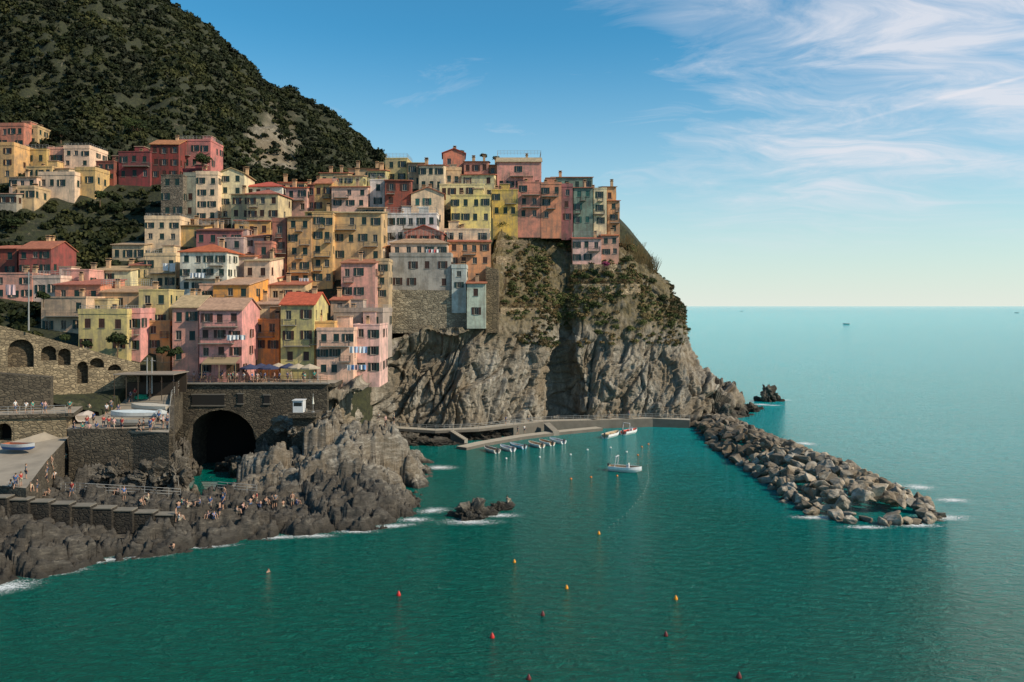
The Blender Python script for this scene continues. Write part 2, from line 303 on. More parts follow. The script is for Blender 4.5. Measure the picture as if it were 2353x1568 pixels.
def house(u0,u1,vt,vb,d,col,roof='f',rc='tile',o='',rot=0,dp=8,sh=None,lab=None,fl=None,cols=None,ext=5):
    global nwin
    x0,_,z1=S(u0,vt,d); x1,_,z0=S(u1,vb,d); w=x1-x0; h=z1-z0
    if rot==0 and w<9 and ext>=5: rot=R.uniform(-5,5)
    j=lambda c:tuple(int(max(0,min(255,(v*.9+t*.1)*.97+R.uniform(-8,8)))) for v,t in zip(c,(200,176,144)))
    st=col=='stone'; wm=masonry(CN['stone'],.9) if st else stucco(j(CN[col]))
    sh=sh or R.choice(['green','green','brown','green'])
    n=fl or max(1,round(h/2.9)); fh=h/n; m=cols or max(1,round(w/2.3)) 
    lab=lab or f"{WORD[col]} {NUM[min(n,8)]}-storey house with {'tiled roof' if roof!='f' else 'flat roof'} and {sh} shutters"
    E=obj('house',None,loc=((x0+x1)/2,d,z0),rz=math.radians(rot),label=lab,cat='house',group='houses stacked on the hillside'); E.empty_display_size=1
    ww=.92;wh=min(1.45,fh*.5); b=MB(); wins=[]
    def side(O,U,Nin,Wd,m,rz,front):
        holes=[]
        if 'n' in o or m<1: pass
        else:
            cw=Wd/m
            for i in range(n):
                zc=i*fh+fh*.52
                for k in range(m):
                    if R.random()<(.12 if front else .45): continue
                    xc=(k+.5)*cw+R.uniform(-.18,.18); z_=zc+R.uniform(-.1,.1)
                    holes.append((xc-ww/2,xc+ww/2,z_-wh/2,z_+wh/2)); wins.append((Vector(O)+Vector(U)*xc+Vector((0,0,z_)),rz))
        facewall(b,O,U,Nin,Wd,-ext,h,holes)
    side((-w/2,0,0),(1,0,0),(0,1,0),w,m,0,True)
    side((w/2,0,0),(0,1,0),(-1,0,0),dp,max(1,round(dp/3)),math.pi/2,False)
    facewall(b,(w/2,dp,0),(-1,0,0),(0,-1,0),w,-ext,h,[]); facewall(b,(-w/2,dp,0),(0,-1,0),(1,0,0),dp,-ext,h,[])
    if rc in RC: rcc=j(RC[rc])
    r=MB(); ov=.35; t=.16
    rise={'g':dp*.2,'G':w*.2,'h':min(w,dp)*.2,'s':dp*.14,'f':0}[roof]
    if roof=='g':
        for x in (-w/2,w/2):
            q=[(x,0,h),(x,dp,h),(x,dp/2,h+rise)]; b.poly(q if x>0 else q[::-1])
        dz=rise/(dp/2)*ov; X0,X1=-w/2-.25,w/2+.25
        for s in (0,1):
            ya=-ov if s==0 else dp+ov; pts=[(X0,ya,h-dz),(X1,ya,h-dz),(X1,dp/2,h+rise),(X0,dp/2,h+rise)]
            top=[(p[0],p[1],p[2]+t) for p in pts]; r.poly(top if s==0 else top[::-1]); r.poly(pts[::-1] if s==0 else pts)
            for a in range(4): c=(a+1)%4; r.poly([pts[a],pts[c],top[c],top[a]])
        ax='X'
    elif roof=='G':
        for y in (0,dp):
            q=[(-w/2,y,h),(w/2,y,h),(0,y,h+rise)]; b.poly(q if y==0 else q[::-1])
        dz=rise/(w/2)*ov
        for s in (-1,1):
            xa=s*(w/2+ov); pts=[(xa,-.3,h-dz),(0,-.3,h+rise),(0,dp+.3,h+rise),(xa,dp+.3,h-dz)]
            top=[(p[0],p[1],p[2]+t) for p in pts]; r.poly(top if s<0 else top[::-1]); r.poly(pts[::-1] if s<0 else pts)
            for a in range(4): c=(a+1)%4; r.poly([pts[a],pts[c],top[c],top[a]])
        ax='Y'
    elif roof=='h':
        X=w/2+ov; e=min(w,dp)/2; rx=max(0.01,w/2-e); ry0,ry1=(dp/2,dp/2) if w>=dp else (w/2,dp-w/2)
        A,B,C,D=(-X,-ov,h),(X,-ov,h),(X,dp+ov,h),(-X,dp+ov,h); Pm,Pn=(-rx,ry0,h+rise),(rx,ry1,h+rise)
        up=lambda p:(p[0],p[1],p[2]+t)
        for q in ((A,B,Pn,Pm),(B,C,Pn),(C,D,Pm,Pn),(D,A,Pm)): r.poly([up(p) for p in q])
        for p,q in ((A,B),(B,C),(C,D),(D,A)): r.poly([p,q,up(q),up(p)])
        r.poly([D,C,B,A]); ax='X'
    elif roof=='s':
        pts=[(-w/2-.25,-ov,h-.05),(w/2+.25,-ov,h-.05),(w/2+.25,dp+ov,h+rise),(-w/2-.25,dp+ov,h+rise)]; top=[(p[0],p[1],p[2]+t) for p in pts]
        r.poly(top);r.poly(pts[::-1])
        for a in range(4): c=(a+1)%4; r.poly([pts[a],pts[c],top[c],top[a]])
        for x in (-w/2,w/2): b.poly([(x,0,h),(x,dp,h),(x,dp,h+rise)])
        b.poly([(-w/2,dp,h),(w/2,dp,h),(w/2,dp,h+rise),(-w/2,dp,h+rise)]); ax='X'
    else:
        r.box(-w/2+.2,w/2-.2,.2,dp-.2,h-.1,h+.05,1)
        ph=R.choice([.25,.5,.8])
        for q in ((-w/2-.08,w/2+.08,-.08,.2),(-w/2-.08,w/2+.08,dp-.2,dp+.08),(-w/2-.08,-w/2+.2,.2,dp-.2),(w/2-.2,w/2+.08,.2,dp-.2)): r.box(*q,h,h+ph,0)
        if w>4 and dp>5 and R.random()<.6: # roof access hut
            a0=R.uniform(-w/2+.5,w/2-3); r.box(a0,a0+2.2,dp-3.2,dp-.5,h,h+2.2,0); r.box(a0-.15,a0+2.35,dp-3.35,dp-.35,h+2.2,h+2.35,1)
        ax='X'
    obj('wall',b.mesh('wall',[wm]),E)
    if roof=='f': RO=obj('roof',r.mesh('roof',[wm,plain('roof_terrace',(.34,.23,.16),.9)]),E)
    else: RO=obj('roof',r.mesh('roof',[tilemat(rcc,ax)]),E)
    for _c in range(R.choice([0,1,1,2])):
        c=MB(); cw=R.uniform(.25,.4); c.box(-cw,cw,-.3,.3,-.6,1.0,0); c.box(-cw-.1,cw+.1,-.4,.4,1.0,1.1,0); c.box(-cw+.05,cw-.05,-.2,.2,1.1,1.4,1); c.box(-cw-.08,cw+.08,-.38,.38,1.4,1.48,0)
        obj('chimney',c.mesh('chimney',[stucco(CN['tan']),DARK]),RO,loc=(R.uniform(-.38,.38)*w,dp*R.uniform(.4,.65),h+rise*.8+.1))
    wmsh=winmesh(ww,wh); hw=.45
    for P,rz in wins:
        W_=obj('window',wmsh,E,loc=P,rz=rz); nwin+=1
        s=shmesh(sh,hw,round(wh,2)); q=R.random()
        if q<.42:
            for k in (-1,1): obj('shutter',s,W_,loc=(k*.235,.06,0))
        elif q<.85:
            for k in (-1,1): obj('shutter',s,W_,loc=(k*(ww/2+hw/2+.01),-.045,0))
    if 'b' in o:
        for i in range(1,n):
            bw=w*R.choice([.3,.42,.8]); xc=R.choice([-1,1,0])*(w-bw)/2*.8; z=i*fh+.02
            c=MB(); c.box(xc-bw/2,xc+bw/2,-1.0,-.003,z-.12,z); B_=obj('balcony',c.mesh('balcony',[CONC]),E)
            pts=[(xc-bw/2+.04,-.05,z),(xc-bw/2+.04,-.96,z),(xc+bw/2-.04,-.96,z),(xc+bw/2-.04,-.05,z)]
            obj('railing',railmesh(pts,.95,.22,.018,IRON,'railing',2),B_)
    if 't' in o:
        z=h+.2 if roof=='f' else h+rise
        obj('railing',railmesh([(-w/2+.1,dp-.1,z),(-w/2+.1,.1,z),(w/2-.1,.1,z),(w/2-.1,dp-.1,z)],1.1,.8,.025,STEEL),E)
    if 'a' in o: # awning over ground floor
        c=MB(); c.poly([(-w*.3,-2.6,2.3),(w*.48,-2.6,2.3),(w*.48,-.02,3.1),(-w*.3,-.02,3.1)]); c.poly([(-w*.3,-2.6,2.1),(w*.48,-2.6,2.1),(w*.48,-2.6,2.3),(-w*.3,-2.6,2.3)])
        for x in (-w*.3,w*.1,w*.48): c.tube((x,-2.55,0),(x,-2.55,2.3),.05)
        obj('awning',c.mesh('awning',[plain('canvas_tan',(.26,.19,.11),.9)]),E)
    if 'p' in o: # doors at street
        c=MB(); c.box(-.55,.55,-.03,.05,-.003,2.2,0); c.box(-.65,.65,-.05,-.0,2.2,2.32,1); D_=obj('door',c.mesh('door',[WOOD,CONC]),E,loc=(w*.22,-.03,0))
        c=MB(); c.tube((.35,-.08,1.0),(.47,-.08,1.0),.02); obj('handle',c.mesh('handle',[STEEL]),D_)
    if not (ext<4): CP.append((E.location.x,d,z0-.3)); CP.append((E.location.x,d+dp,z0+2)); FOOT.append((x0-1,x1+1,d-1.5,d+dp+1))
    return E
H=house
# upper village, rows of houses on the slope
H(0,55,290,342,200,'rose'); H(56,86,292,335,203,'tan'); H(-60,-2,300,350,200,'pink'); H(0,32,335,412,184,'ochre'); H(-70,-3,350,420,184,'cream')
H(36,52,345,380,191,'beige','s','pale'); H(54,108,345,385,190,'ochre','f','pale','t'); H(109,145,343,385,191,'pink'); H(146,206,342,385,190,'cream','f',o='t')
H(60,120,384,410,183,'tan'); H(122,160,388,412,184,'cream','s','pale'); H(88,172,403,440,178,'cream',o='b'); H(20,85,408,436,177,'palepink','s','pale'); H(172,219,392,436,180,'ochre',o='b')
H(0,38,446,472,170,'grey','s','pale'); H(40,78,432,462,172,'tan')
H(220,262,372,416,186,'red'); H(272,345,350,416,187,'crimson',o='b'); H(346,410,332,414,188,'crimson','g','tile',dp=9); H(411,484,325,392,193,'rose',o='bt'); H(420,466,392,425,186,'crimson')
# second band
H(370,420,404,500,172,'stone'); H(422,450,405,500,174,'grey'); H(451,500,402,510,174,'cream'); H(503,560,398,505,177,'cream','G','pale',dp=10); H(530,585,447,535,170,'beige','s','pale')
H(566,640,447,535,168,'beige','h','tile',o='b'); H(560,650,430,450,181,'white','h','red'); H(656,706,432,490,177,'pink','s','red','b'); H(706,722,425,488,178,'brick','s','tile'); H(722,762,422,490,178,'ochre','g','tile','b')
H(735,800,398,430,190,'tan','s','tile'); H(762,845,430,480,175,'palepink','s','tile','bt'); H(800,880,388,420,195,'tan','s','brown'); H(850,884,415,478,177,'white',o='t'); H(885,944,415,478,174,'red','s','tile','b')
H(845,886,392,414,187,'beige','s','tile'); H(640,700,420,440,188,'beige','s','tile'); H(770,835,405,428,183,'olive','s','pale')
H(885,936,365,420,192,'olive','f','pale','t'); H(937,975,375,430,190,'tan','s','pale'); H(962,1020,380,440,188,'cream','s','tile'); H(1018,1068,352,392,198,'rose','G','red'); H(1066,1122,372,400,194,'salmon','s','brown')
H(1002,1060,392,432,192,'beige','f','pale','t'); H(1060,1136,402,460,189,'cream','s','tile','b'); H(1120,1145,380,430,196,'tan','s','pale'); H(1142,1244,372,440,193,'pink','g','pale','bt'); H(1010,1112,425,455,184,'cream','f',o='bt',cols=5)
H(945,1020,446,520,174,'cream','G','tile',sh='teal',dp=9); H(1036,1126,450,516,177,'yellow','f',o='',sh='green',cols=4,fl=2,ext=4.5); H(1130,1190,438,500,184,'mustard','f',o='b')
H(1190,1242,420,506,184,'salmon','f',o='b',ext=4); H(1243,1290,424,508,184,'salmon','f',o='b',ext=4); H(1290,1316,430,512,186,'mauve','f',o='',ext=4); H(1268,1362,408,440,196,'green','s','tile'); H(1318,1362,432,520,187.5,'green','s','tile','b',sh='teal',ext=3)
H(1364,1394,434,522,188,'cream','f',o='b',ext=3); H(1386,1416,430,470,195,'ochre','s','brown'); H(1396,1424,462,538,189.5,'salmon','s','tile','b',ext=3)
H(1316,1382,549,606,182.5,'palepink','s','tile','bt',dp=4,ext=2.5,fl=2); H(1382,1422,542,590,183.5,'pink','s','tile',dp=4,ext=2.5)
# middle band
H(886,1004,492,560,169,'white','f',o='bt',cols=5); H(905,985,478,500,174,'white','f',o='t'); H(932,1016,535,560,166,'rose','G','red',o='b',cols=3,fl=1); H(898,1028,560,590,163.5,'palepink','h','pale',o='t',cols=5,fl=1)
H(1020,1124,528,560,171,'cream','f',cols=4); H(1030,1128,556,614,167,'salmon','s','tile','bt'); H(895,1036,590,668,161.5,'grey','f',cols=4,fl=2,dp=6)
H(1038,1071,617,668,161,'blue','f',dp=6,ext=4.5); H(1073,1116,652,738,159.6,'blue','s','tile',fl=2,cols=1,dp=5,ext=1.5,lab='tall pale blue windowless annex tower on the cliff edge')
H(333,412,505,556,164,'cream','f',o='t'); H(416,470,520,562,165,'ochre','s','brown'); H(452,555,530,568,161,'mauve','s','brown','t'); H(500,560,548,610,157,'lilac','f'); H(560,606,545,600,159,'lilac','s','tile')
H(257,332,563,602,161,'beige','s','pale'); H(332,404,588,668,150,'cream','f',o='bt'); H(413,522,580,672,146,'white','h','red','b',cols=4); H(585,624,560,632,154,'rose','f',o='b')
H(540,620,508,548,167,'ochre','s','tile'); H(626,658,510,656,157,'brick','f',o='b'); H(660,716,500,658,156.5,'ochre','s','brown','b'); H(718,764,492,655,157,'ochre','f',o='b'); H(766,876,490,605,160,'tan','s','pale','b')
H(700,765,488,500,172,'olive','s','pale'); H(820,884,478,500,172,'beige','s','pale'); H(784,862,605,692,151.5,'pink','s','tile','b'); H(864,893,600,690,155,'tan','f',o='b'); H(846,880,570,600,162,'cream','s','tile')
H(524,585,590,640,152,'lilac','s','tile','b'); H(440,500,505,530,170,'beige','s','tile'); H(560,620,600,650,150,'cream','s','pale')
# lower bands around the square
H(-50,40,572,636,150,'red','s','tile'); H(42,118,572,630,148,'red','g','tile'); H(143,205,622,675,142,'pink','f',o='b'); H(206,300,622,655,147,'cream','s','pale'); H(300,345,610,650,150,'beige','s','tile')
H(75,140,640,690,139,'palepink','f',o='t'); H(125,232,655,700,136,'salmon','s','tile'); H(-40,74,630,690,139,'pink','f'); H(92,200,685,768,130,'beige','f',o='b'); H(200,248,690,740,132,'beige','f'); H(232,320,672,720,135,'tan','s','pale','t')
H(182,290,722,815,124.5,'olive','f',o='t',lab='ochre yellow three-storey house with a roof terrace'); H(292,322,720,818,126.5,'pink','f',o='b'); H(320,386,668,800,132,'olive','f',o='',sh='green'); H(340,390,740,810,130,'ochre','f',o='b')
H(396,456,706,838,127.5,'pink','g','pale',o='',dp=9,ext=4.5); H(458,556,712,866,126.5,'pink','g','pale','bap',dp=9,cols=3,ext=4.5,lab='pink four-storey house with balconies above a canvas awning')
H(458,492,655,702,141,'pink','f'); H(490,572,655,725,139,'orange','s','pale','b',dp=13); H(580,642,736,812,134.5,'orange','f',o='b'); H(572,642,700,740,141,'cream','s','pale')
H(645,722,700,842,131.5,'olive','g','red','b',dp=10,ext=4.5); H(716,768,742,840,132,'ochre','f',o='b'); H(728,812,760,866,130.5,'palepink','f',o='b',ext=2); H(812,872,748,862,133.5,'palepink','f',o='',dp=9,ext=2)
H(766,880,718,760,140,'grey','f',o='t'); H(760,800,690,720,147,'tan','s','tile'); H(622,700,655,700,150,'beige','s','tile'); H(600,640,640,660,154,'cream','s','tile')
CP.append(S(770,870,130)); CP.append(S(840,866,136)); CP.append(S(720,840,132)); CP.append(S(500,864,127)); CP.append(S(426,836,128)); CP.append(S(1080,516,178)); CP.append(S(1055,668,166)); CP.append(S(1250,508,187))
# ---------------------------------------------------------------- terrain under the village and mountain
ex=[(150,500,176),(250,560,166),(60,500,176),(300,480,182),(-100,480,180),(100,300,216),(100,150,262),(100,0,300),(0,-120,335),(-300,-100,330),(-200,200,250),(300,250,242),(300,100,290),(480,300,238),(500,400,214),
(520,230,270),(600,320,250),(670,412,236),(350,0,330),(430,75,330),(700,420,222),(850,425,226),(1000,420,225),(1250,450,222),(1400,540,212),
(440,85,400),(520,140,402),(600,186,400),(680,236,400),(760,286,400),(830,332,400),(880,386,400),(250,-120,400),(960,450,400),(-300,-400,420),(-200,560,165),(-200,640,145),(600,300,300),(700,360,290),(800,400,290)]
for e in ex: p=S(*e); CP.append(p)
CP+= [(-16,400,50),(20,400,10),(60,400,-20),(-160,480,110),(-60,480,50),(20,480,-20),(-250,480,160),(0,270,40),(30,260,10),(60,300,-30),(-53,125,13.6),(-30,127,13.4),(-45,135,13.6),(-62,118,13),(-80,112,16),(-100,115,22),(-95,140,30)]
P=[(c[0],c[1]) for c in CP]; T=rbf(P,[c[2] for c in CP],4.0)
xs=np.arange(-290,50,1.4); ys=np.arange(112,470,1.4); X,Y=np.meshgrid(xs,ys); Z=T(X,Y)
def yb(x): return np.interp(x,[-300,-57,-56,-31,-30,-27.5,-26,-10,-8,0,38,39,60],[112,112,136,136,146,152,167,169,178,190,193,400,400])
for (i,j),z in np.ndenumerate(Z):
    y=Y[i,j]; x=X[i,j]
    k=min(1,max(0,(y-195)/40)); p=Vector((x*.03,y*.03,0))
    if k>0: Z[i,j]=z+k*(7*noise.fractal(p,.6,2.2,7)-8*abs(noise.noise(Vector((x*.05+9,y*.022+3,0))))+1)+k*(3.0 if x<-95 else .8)*abs((z*.2)%1-.5)
    else: Z[i,j]=z+.3*noise.noise(p*8)
Z=np.where(Y<yb(X),-6,Z); Z=np.where((X>34)&(Y<260),-6,Z)
HILL=rockmat('hill_ground',(.07,.06,.04),(.17,.145,.105),(.32,.28,.21),.25,(1,1,.6),wet=0,veg=(-30,-20,(.008,.011,.004),(.030,.034,.010)),bd=.6,region='hill')  # ground greens darkened too, with the slope's shade in them
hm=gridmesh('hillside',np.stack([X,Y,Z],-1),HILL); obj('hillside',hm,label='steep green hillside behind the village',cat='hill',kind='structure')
def TZ(x,y):
    i=(y-112)/1.4; j=(x+290)/1.4; i0=int(i); j0=int(j)
    if i0<0 or j0<0 or i0>=len(ys)-1 or j0>=len(xs)-1: return None
    a=i-i0;b=j-j0; return (Z[i0,j0]*(1-a)*(1-b)+Z[i0+1,j0]*a*(1-b)+Z[i0,j0+1]*(1-a)*b+Z[i0+1,j0+1]*a*b)
C=[];RD=[]
k=0
while k<27000:
    x=R.uniform(-240,-20); y=R.uniform(113,425); k+=1
    if x<-y*.70: continue
    z=TZ(x,y)
    if z is None or z<5: continue
    if y<200 and (x>-62 or any(f[0]<x<f[1] and f[2]<y<f[3] for f in FOOT)): continue
    if y<135 and x>-75: continue
    n=noise.noise(Vector((x*.03,y*.03,4)))
    if n<-.3 and R.random()<.35: continue
    if abs(x+12+y*.25)<8 and 222<y<315 and R.random()<.85: continue
    r=R.uniform(.6,1.7)*(1 if y>200 else .7)
    if R.random()<.10: r*=1.8
    C.append((x,y,z+r*.25)); RD.append(r)
LEAF=leafmat('scrub_foliage',(.007,.010,.003),(.021,.028,.008),(.066,.066,.019))  # leaf greens darkened overall; the left slope's deep shade is in the colour
wd=quadsmesh('woodland',leaves(C,RD,62,.38,.85),LEAF); obj('woodland',wd,label='dense green maquis scrub darkened for shade covering the hillside',cat='scrub',kind='stuff')
# ---------------------------------------------------------------- sea cliff (lofted through profiles given as image pixels with estimated depths)
ST=[[(745,1040,123.6),(745,1000,123.8),(750,960,124),(752,930,124.2),(755,900,124.5),(757,886,125),(765,878,130),(780,870,142)],
[(815,1050,127),(815,1000,127.2),(818,960,127.4),(822,930,127.6),(826,905,128),(828,884,128.6),(835,872,131),(840,866,142)],
[(872,1040,146),(868,985,146),(864,940,146),(862,905,146),(868,870,147),(878,845,148),(890,815,149),(900,790,158)],
[(905,1010,154),(898,975,154),(890,930,154),(886,890,154.5),(896,850,155),(908,805,156),(922,766,157.5),(935,745,165)],
[(970,1010,155),(965,970,155.5),(965,920,156),(965,870,156.5),(972,820,157.5),(985,775,158.6),(990,742,159.8),(990,736,168)],
[(1060,1010,156),(1055,965,156.3),(1055,915,156.6),(1060,865,157.2),(1065,815,158),(1070,775,158.8),(1075,742,159.6),(1075,736,170)],
[(1150,1000,161),(1150,960,161.5),(1152,900,162),(1152,840,163),(1155,790,164),(1158,750,165.5),(1158,645,174),(1155,515,185)],
[(1240,985,167),(1240,950,167.5),(1243,890,168.5),(1245,840,169),(1248,800,170),(1250,755,171.5),(1250,640,179),(1250,515,188)],
[(1285,980,174),(1285,945,176),(1288,890,177),(1290,840,178),(1290,800,178),(1290,765,177.5),(1290,650,181),(1290,520,189)],
[(1335,980,169),(1335,945,169.5),(1335,890,170.5),(1335,850,171.5),(1335,810,172.5),(1335,765,174.5),(1335,640,180),(1335,560,187)],
[(1440,975,171),(1440,945,171.5),(1440,890,172.5),(1440,850,173.5),(1440,815,175),(1440,770,177),(1440,645,181),(1430,565,190)],
[(1575,975,173),(1575,940,174),(1568,890,175),(1560,850,176.5),(1552,815,178),(1542,780,180),(1512,690,184),(1450,575,191)],
[(1710,965,180),(1688,910,182),(1658,870,183),(1630,840,184),(1608,795,185),(1592,730,187),(1535,655,190),(1478,592,195)],
[(1725,940,200),(1692,890,201),(1650,850,202),(1616,820,203),(1590,780,204),(1570,720,205),(1512,650,206),(1440,590,207)],
[(1600,900,235),(1580,860,234),(1560,830,233),(1540,800,232),(1520,760,230),(1490,720,228),(1440,640,225),(1380,590,222)],
[(1300,886,262),(1300,860,260),(1300,830,258),(1300,800,256),(1300,760,254),(1300,720,252),(1300,650,248),(1300,600,244)]]
G=np.array([[S(*p) for p in s] for s in ST]); G[:,0,2]=-3
def cr(A,n):
    m=A.shape[0]; t=np.linspace(0,m-1,n); i=np.clip(t.astype(int),0,m-2); f=(t-i)[:,None,None]
    g=lambda k:A[np.clip(i+k,0,m-1)]
    p0,p1,p2,p3=g(-1),g(0),g(1),g(2)
    return .5*(2*p1+(p2-p0)*f+(2*p0-5*p1+4*p2-p3)*f*f+(3*p1-p0-3*p2+p3)*f**3)
G1=cr(G,860); G2=cr(G1.transpose(1,0,2),300).transpose(1,0,2)
dU=np.gradient(G2,axis=0); dV=np.gradient(G2,axis=1); Nn=np.cross(dU,dV); Nn/=np.linalg.norm(Nn,axis=2,keepdims=True)+1e-9
if Nn[300,100][1]>0: Nn=-Nn
V=G2.copy(); lean=.40
for i in range(V.shape[0]):
    for j in range(V.shape[1]):
        x,y,z=G2[i,j]; t=j/(V.shape[1]-1)
        rk=1 if t<.62 else max(.3,1-(t-.62)*5)
        q=x-z*lean+noise.noise(Vector((x*.14,y*.14,z*.14)))*1.3; r_=z+q*.45
        a,e=facet(Vector((q*.115,y*.02,r_*.045)),1,tl=.8)
        a2,e2=facet(Vector((q*.30,y*.05,r_*.12+5)),2,tl=.8)
        a3,e3=facet(Vector((q*.75,y*.3,r_*.34+9)),3,tl=.9)
        a4,e4=facet(Vector((q*1.7,y*.8,r_*.9+9)),4,tl=.9)
        dsp=rk*(a*2.4+noise.noise(Vector((q*.05,7,z*.02)))*1.6-max(0,1-e*16)*1.0+a2*1.15-max(0,1-e2*11)*.5+a3*.50-max(0,1-e3*8)*.18+a4*.2)+.16*noise.fractal(Vector((q*.9,y*.9,z*.7)),.8,2,4)+(1-rk)*1.0*noise.fractal(Vector((x*.12,y*.12,z*.2)),.8,2,3)
        if t<.04 : dsp*=.4
        V[i,j]+=Nn[i,j]*dsp
CLF=rockmat('cliff_rock',(.075,.066,.053),(.205,.182,.148),(.385,.35,.295),.5,(1.4,1.4,.40),(0,.40,0),wet=1.6,veg=(17,25,(.032,.029,.012),(.14,.105,.047)),bd=.3)
cm=gridmesh('sea_cliff',V,CLF,False); obj('sea_cliff',cm,label='grey slanted sea cliff with brown scrub on top',cat='cliff',kind='structure'); addbvh(cm)
C=[];RD=[];C3=[];RD3=[]
for _ in range(3800):
    i=R.randint(350,765); j=int(R.uniform(.58,1)*299); p=V[i,j]
    if noise.noise(Vector(p)*.13)<-.14: continue
    if p[2]<17 or (p[2]<23 and R.random()<.7): continue
    r=R.uniform(.25,.9)
    if R.random()<.5: C.append((p[0],p[1]-.1,p[2]+r*.2)); RD.append(r)
    else: C3.append((p[0],p[1]-.1,p[2]+r*.2)); RD3.append(r)
DRY=leafmat('dry_scrub',(.065,.046,.020),(.18,.125,.053),(.30,.22,.10)); OLV=leafmat('olive_scrub',(.026,.034,.012),(.085,.10,.03),(.16,.165,.055))
obj('scrub',quadsmesh('scrub',leaves(C,RD,64,.14,.8),DRY),label='dry brown scrub on the cliff bank',cat='scrub',kind='stuff')
obj('scrub',quadsmesh('scrub',leaves(C3,RD3,64,.14,.8),OLV),label='olive green scrub on the cliff bank',cat='scrub',kind='stuff')
# ---------------------------------------------------------------- rocky shore
rp=[]
for u,v,z in [(-150,1390,.5),(0,1345,.5),(120,1310,.5),(250,1272,.5),(400,1262,.5),(560,1232,.5),(700,1224,.5),(850,1210,.5),(940,1188,.5),(992,1168,.4),(-60,1240,3.8),(100,1222,3.6),(250,1205,3.3),(400,1195,3.1),(540,1172,2.9),(650,1166,2.8),(700,1178,2.4),(850,1172,2.1),
 (800,1120,4),(900,1112,3.8),(940,1150,1.6),(800,950,9.8),(740,968,9.2),(880,978,8.4),(650,1010,7),(600,1040,5.6),(950,1040,4.4),(975,1072,2),(920,1000,6.8),(984,1095,.3),(992,1062,0),(700,1060,5.6),(820,1050,6.6),(600,1100,3.4),(750,1110,4.0),(880,1060,5),
 (480,1100,3.0),(400,1110,3.8),(300,1090,4.6),(200,1060,5.8),(100,1130,5.0),(200,1125,4.6),(300,1135,4.2),(400,1150,3.7),(480,1150,3.4),(0,1150,5.5),(0,1060,6.4),(540,1110,3.0)]:
    rp.append(onz(u,v,z))
rp+=[(-48,123,-1.5),(-41,127,-1.5),(-47,117,-1.5),(-44,119,-1.5),(-44,114,0),(-36,128,0),(-30,136,0),(-22,146,-1),(-14,143,-2),(-60,110,6),(-75,104,6.5),(-85,90,6),(-60,120,8),(-8,110,-3),(-12,113,-1.5),
 (-90,60,-5),(-62,68,-4),(-45,70,-3.5),(-30,84,-4),(-15,90,-4),(-6,98,-4),(-4,120,-5),(-5,140,-5),(-70,70,-1),(-85,72,2)]
RZ=rbf([(p[0],p[1]) for p in rp],[p[2] for p in rp],.15)
rx=np.arange(-86,-4,.18); ry=np.arange(66,148,.18); X2,Y2=np.meshgrid(rx,ry); Z2=RZ(X2,Y2)
for (i,j),z in np.ndenumerate(Z2):
    if z<-2.5: continue
    x=X2[i,j];y=Y2[i,j]; k=min(1,max(.2,(z+1.5)/3)); bigk=min(1,max(0,(y-99)/10))
    w_=noise.noise(Vector((x*.2,y*.2,0)))*1.2
    q=x*.85+y*.4+w_; s=y-.45*x
    a,e=facet(Vector((q*.14,s*.20,1)),3,tl=.9); a2,e2=facet(Vector((q*.42,s*.75,2)),4,tl=1.1); a3,e3=facet(Vector((q*1.1,s*1.9,5)),5)
    zz_=z+k*(a*(1.0+1.4*bigk)-max(0,1-e*8)*(.9+.2*bigk)+a2*(.85+.1*bigk)-max(0,1-e2*7)*.5)
    tl=zz_+.20*x+.10*y; hs=.6+.5*bigk; fr=(tl/hs)%1; st=(math.floor(tl/hs)+min(1,max(0,(fr-.35)/.3)))*hs; tr=(st-tl)*(.8-.25*bigk)
    Z2[i,j]=zz_+k*(tr+a3*.38-max(0,1-e3*6)*.14+noise.fractal(Vector((x*1.3,y*1.6,0)),.8,2.1,3)*.12)
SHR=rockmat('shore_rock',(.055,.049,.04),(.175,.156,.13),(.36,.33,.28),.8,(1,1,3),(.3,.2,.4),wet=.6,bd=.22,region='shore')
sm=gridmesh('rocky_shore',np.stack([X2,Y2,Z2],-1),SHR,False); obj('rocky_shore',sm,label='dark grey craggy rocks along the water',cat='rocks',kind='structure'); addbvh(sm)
DRK=rockmat('dark_sea_rock',(.035,.031,.026),(.09,.079,.064),(.20,.175,.14),.5,(1,1,2),wet=1.0)
def searock(loc,sc,seed,label,mat=None,name='sea_rock',bv=True):
    bm=bmesh.new(); bmesh.ops.create_icosphere(bm,subdivisions=6 if sc[0]>2.5 else 5,radius=1)
    for v in bm.verts:
        p=v.co.copy(); a,e=facet(p*1.2+Vector((seed*3.3,0,0)),seed); a2,e2=facet(p*2.9+Vector((0,seed*2.1,0)),seed+1); a3,e3=facet(p*7+Vector((0,seed*2.1,0)),seed+2)
        v.co=p*(1+a*.38+a2*.15-max(0,1-e*6)*.08+a3*.055-max(0,1-e2*6)*.05); v.co.x*=sc[0];v.co.y*=sc[1];v.co.z*=sc[2]
    me=bpy.data.meshes.new(name); bm.to_mesh(me); bm.free(); me.materials.append(mat or DRK)
    o=obj(name,me,loc=loc,label=label,cat='rock')
    if bv: addbvh(me,loc)
    return o
x,y,_=onz(1078,1195,0); searock((x,y+1.4,-.3),(3.0,2.0,2.4),1,'low jagged rock surrounded by foam in the bay')
x,y,_=onz(1143,1176,0); searock((x,y+.8,-.3),(2.3,1.4,1.5),2,'small dark sea rock with people sitting on it')
x,y,_=onz(1772,924,0); searock((x,y+2,0),(3.6,2.6,4.2),3,'isolated dark pointed rock standing in the sea')
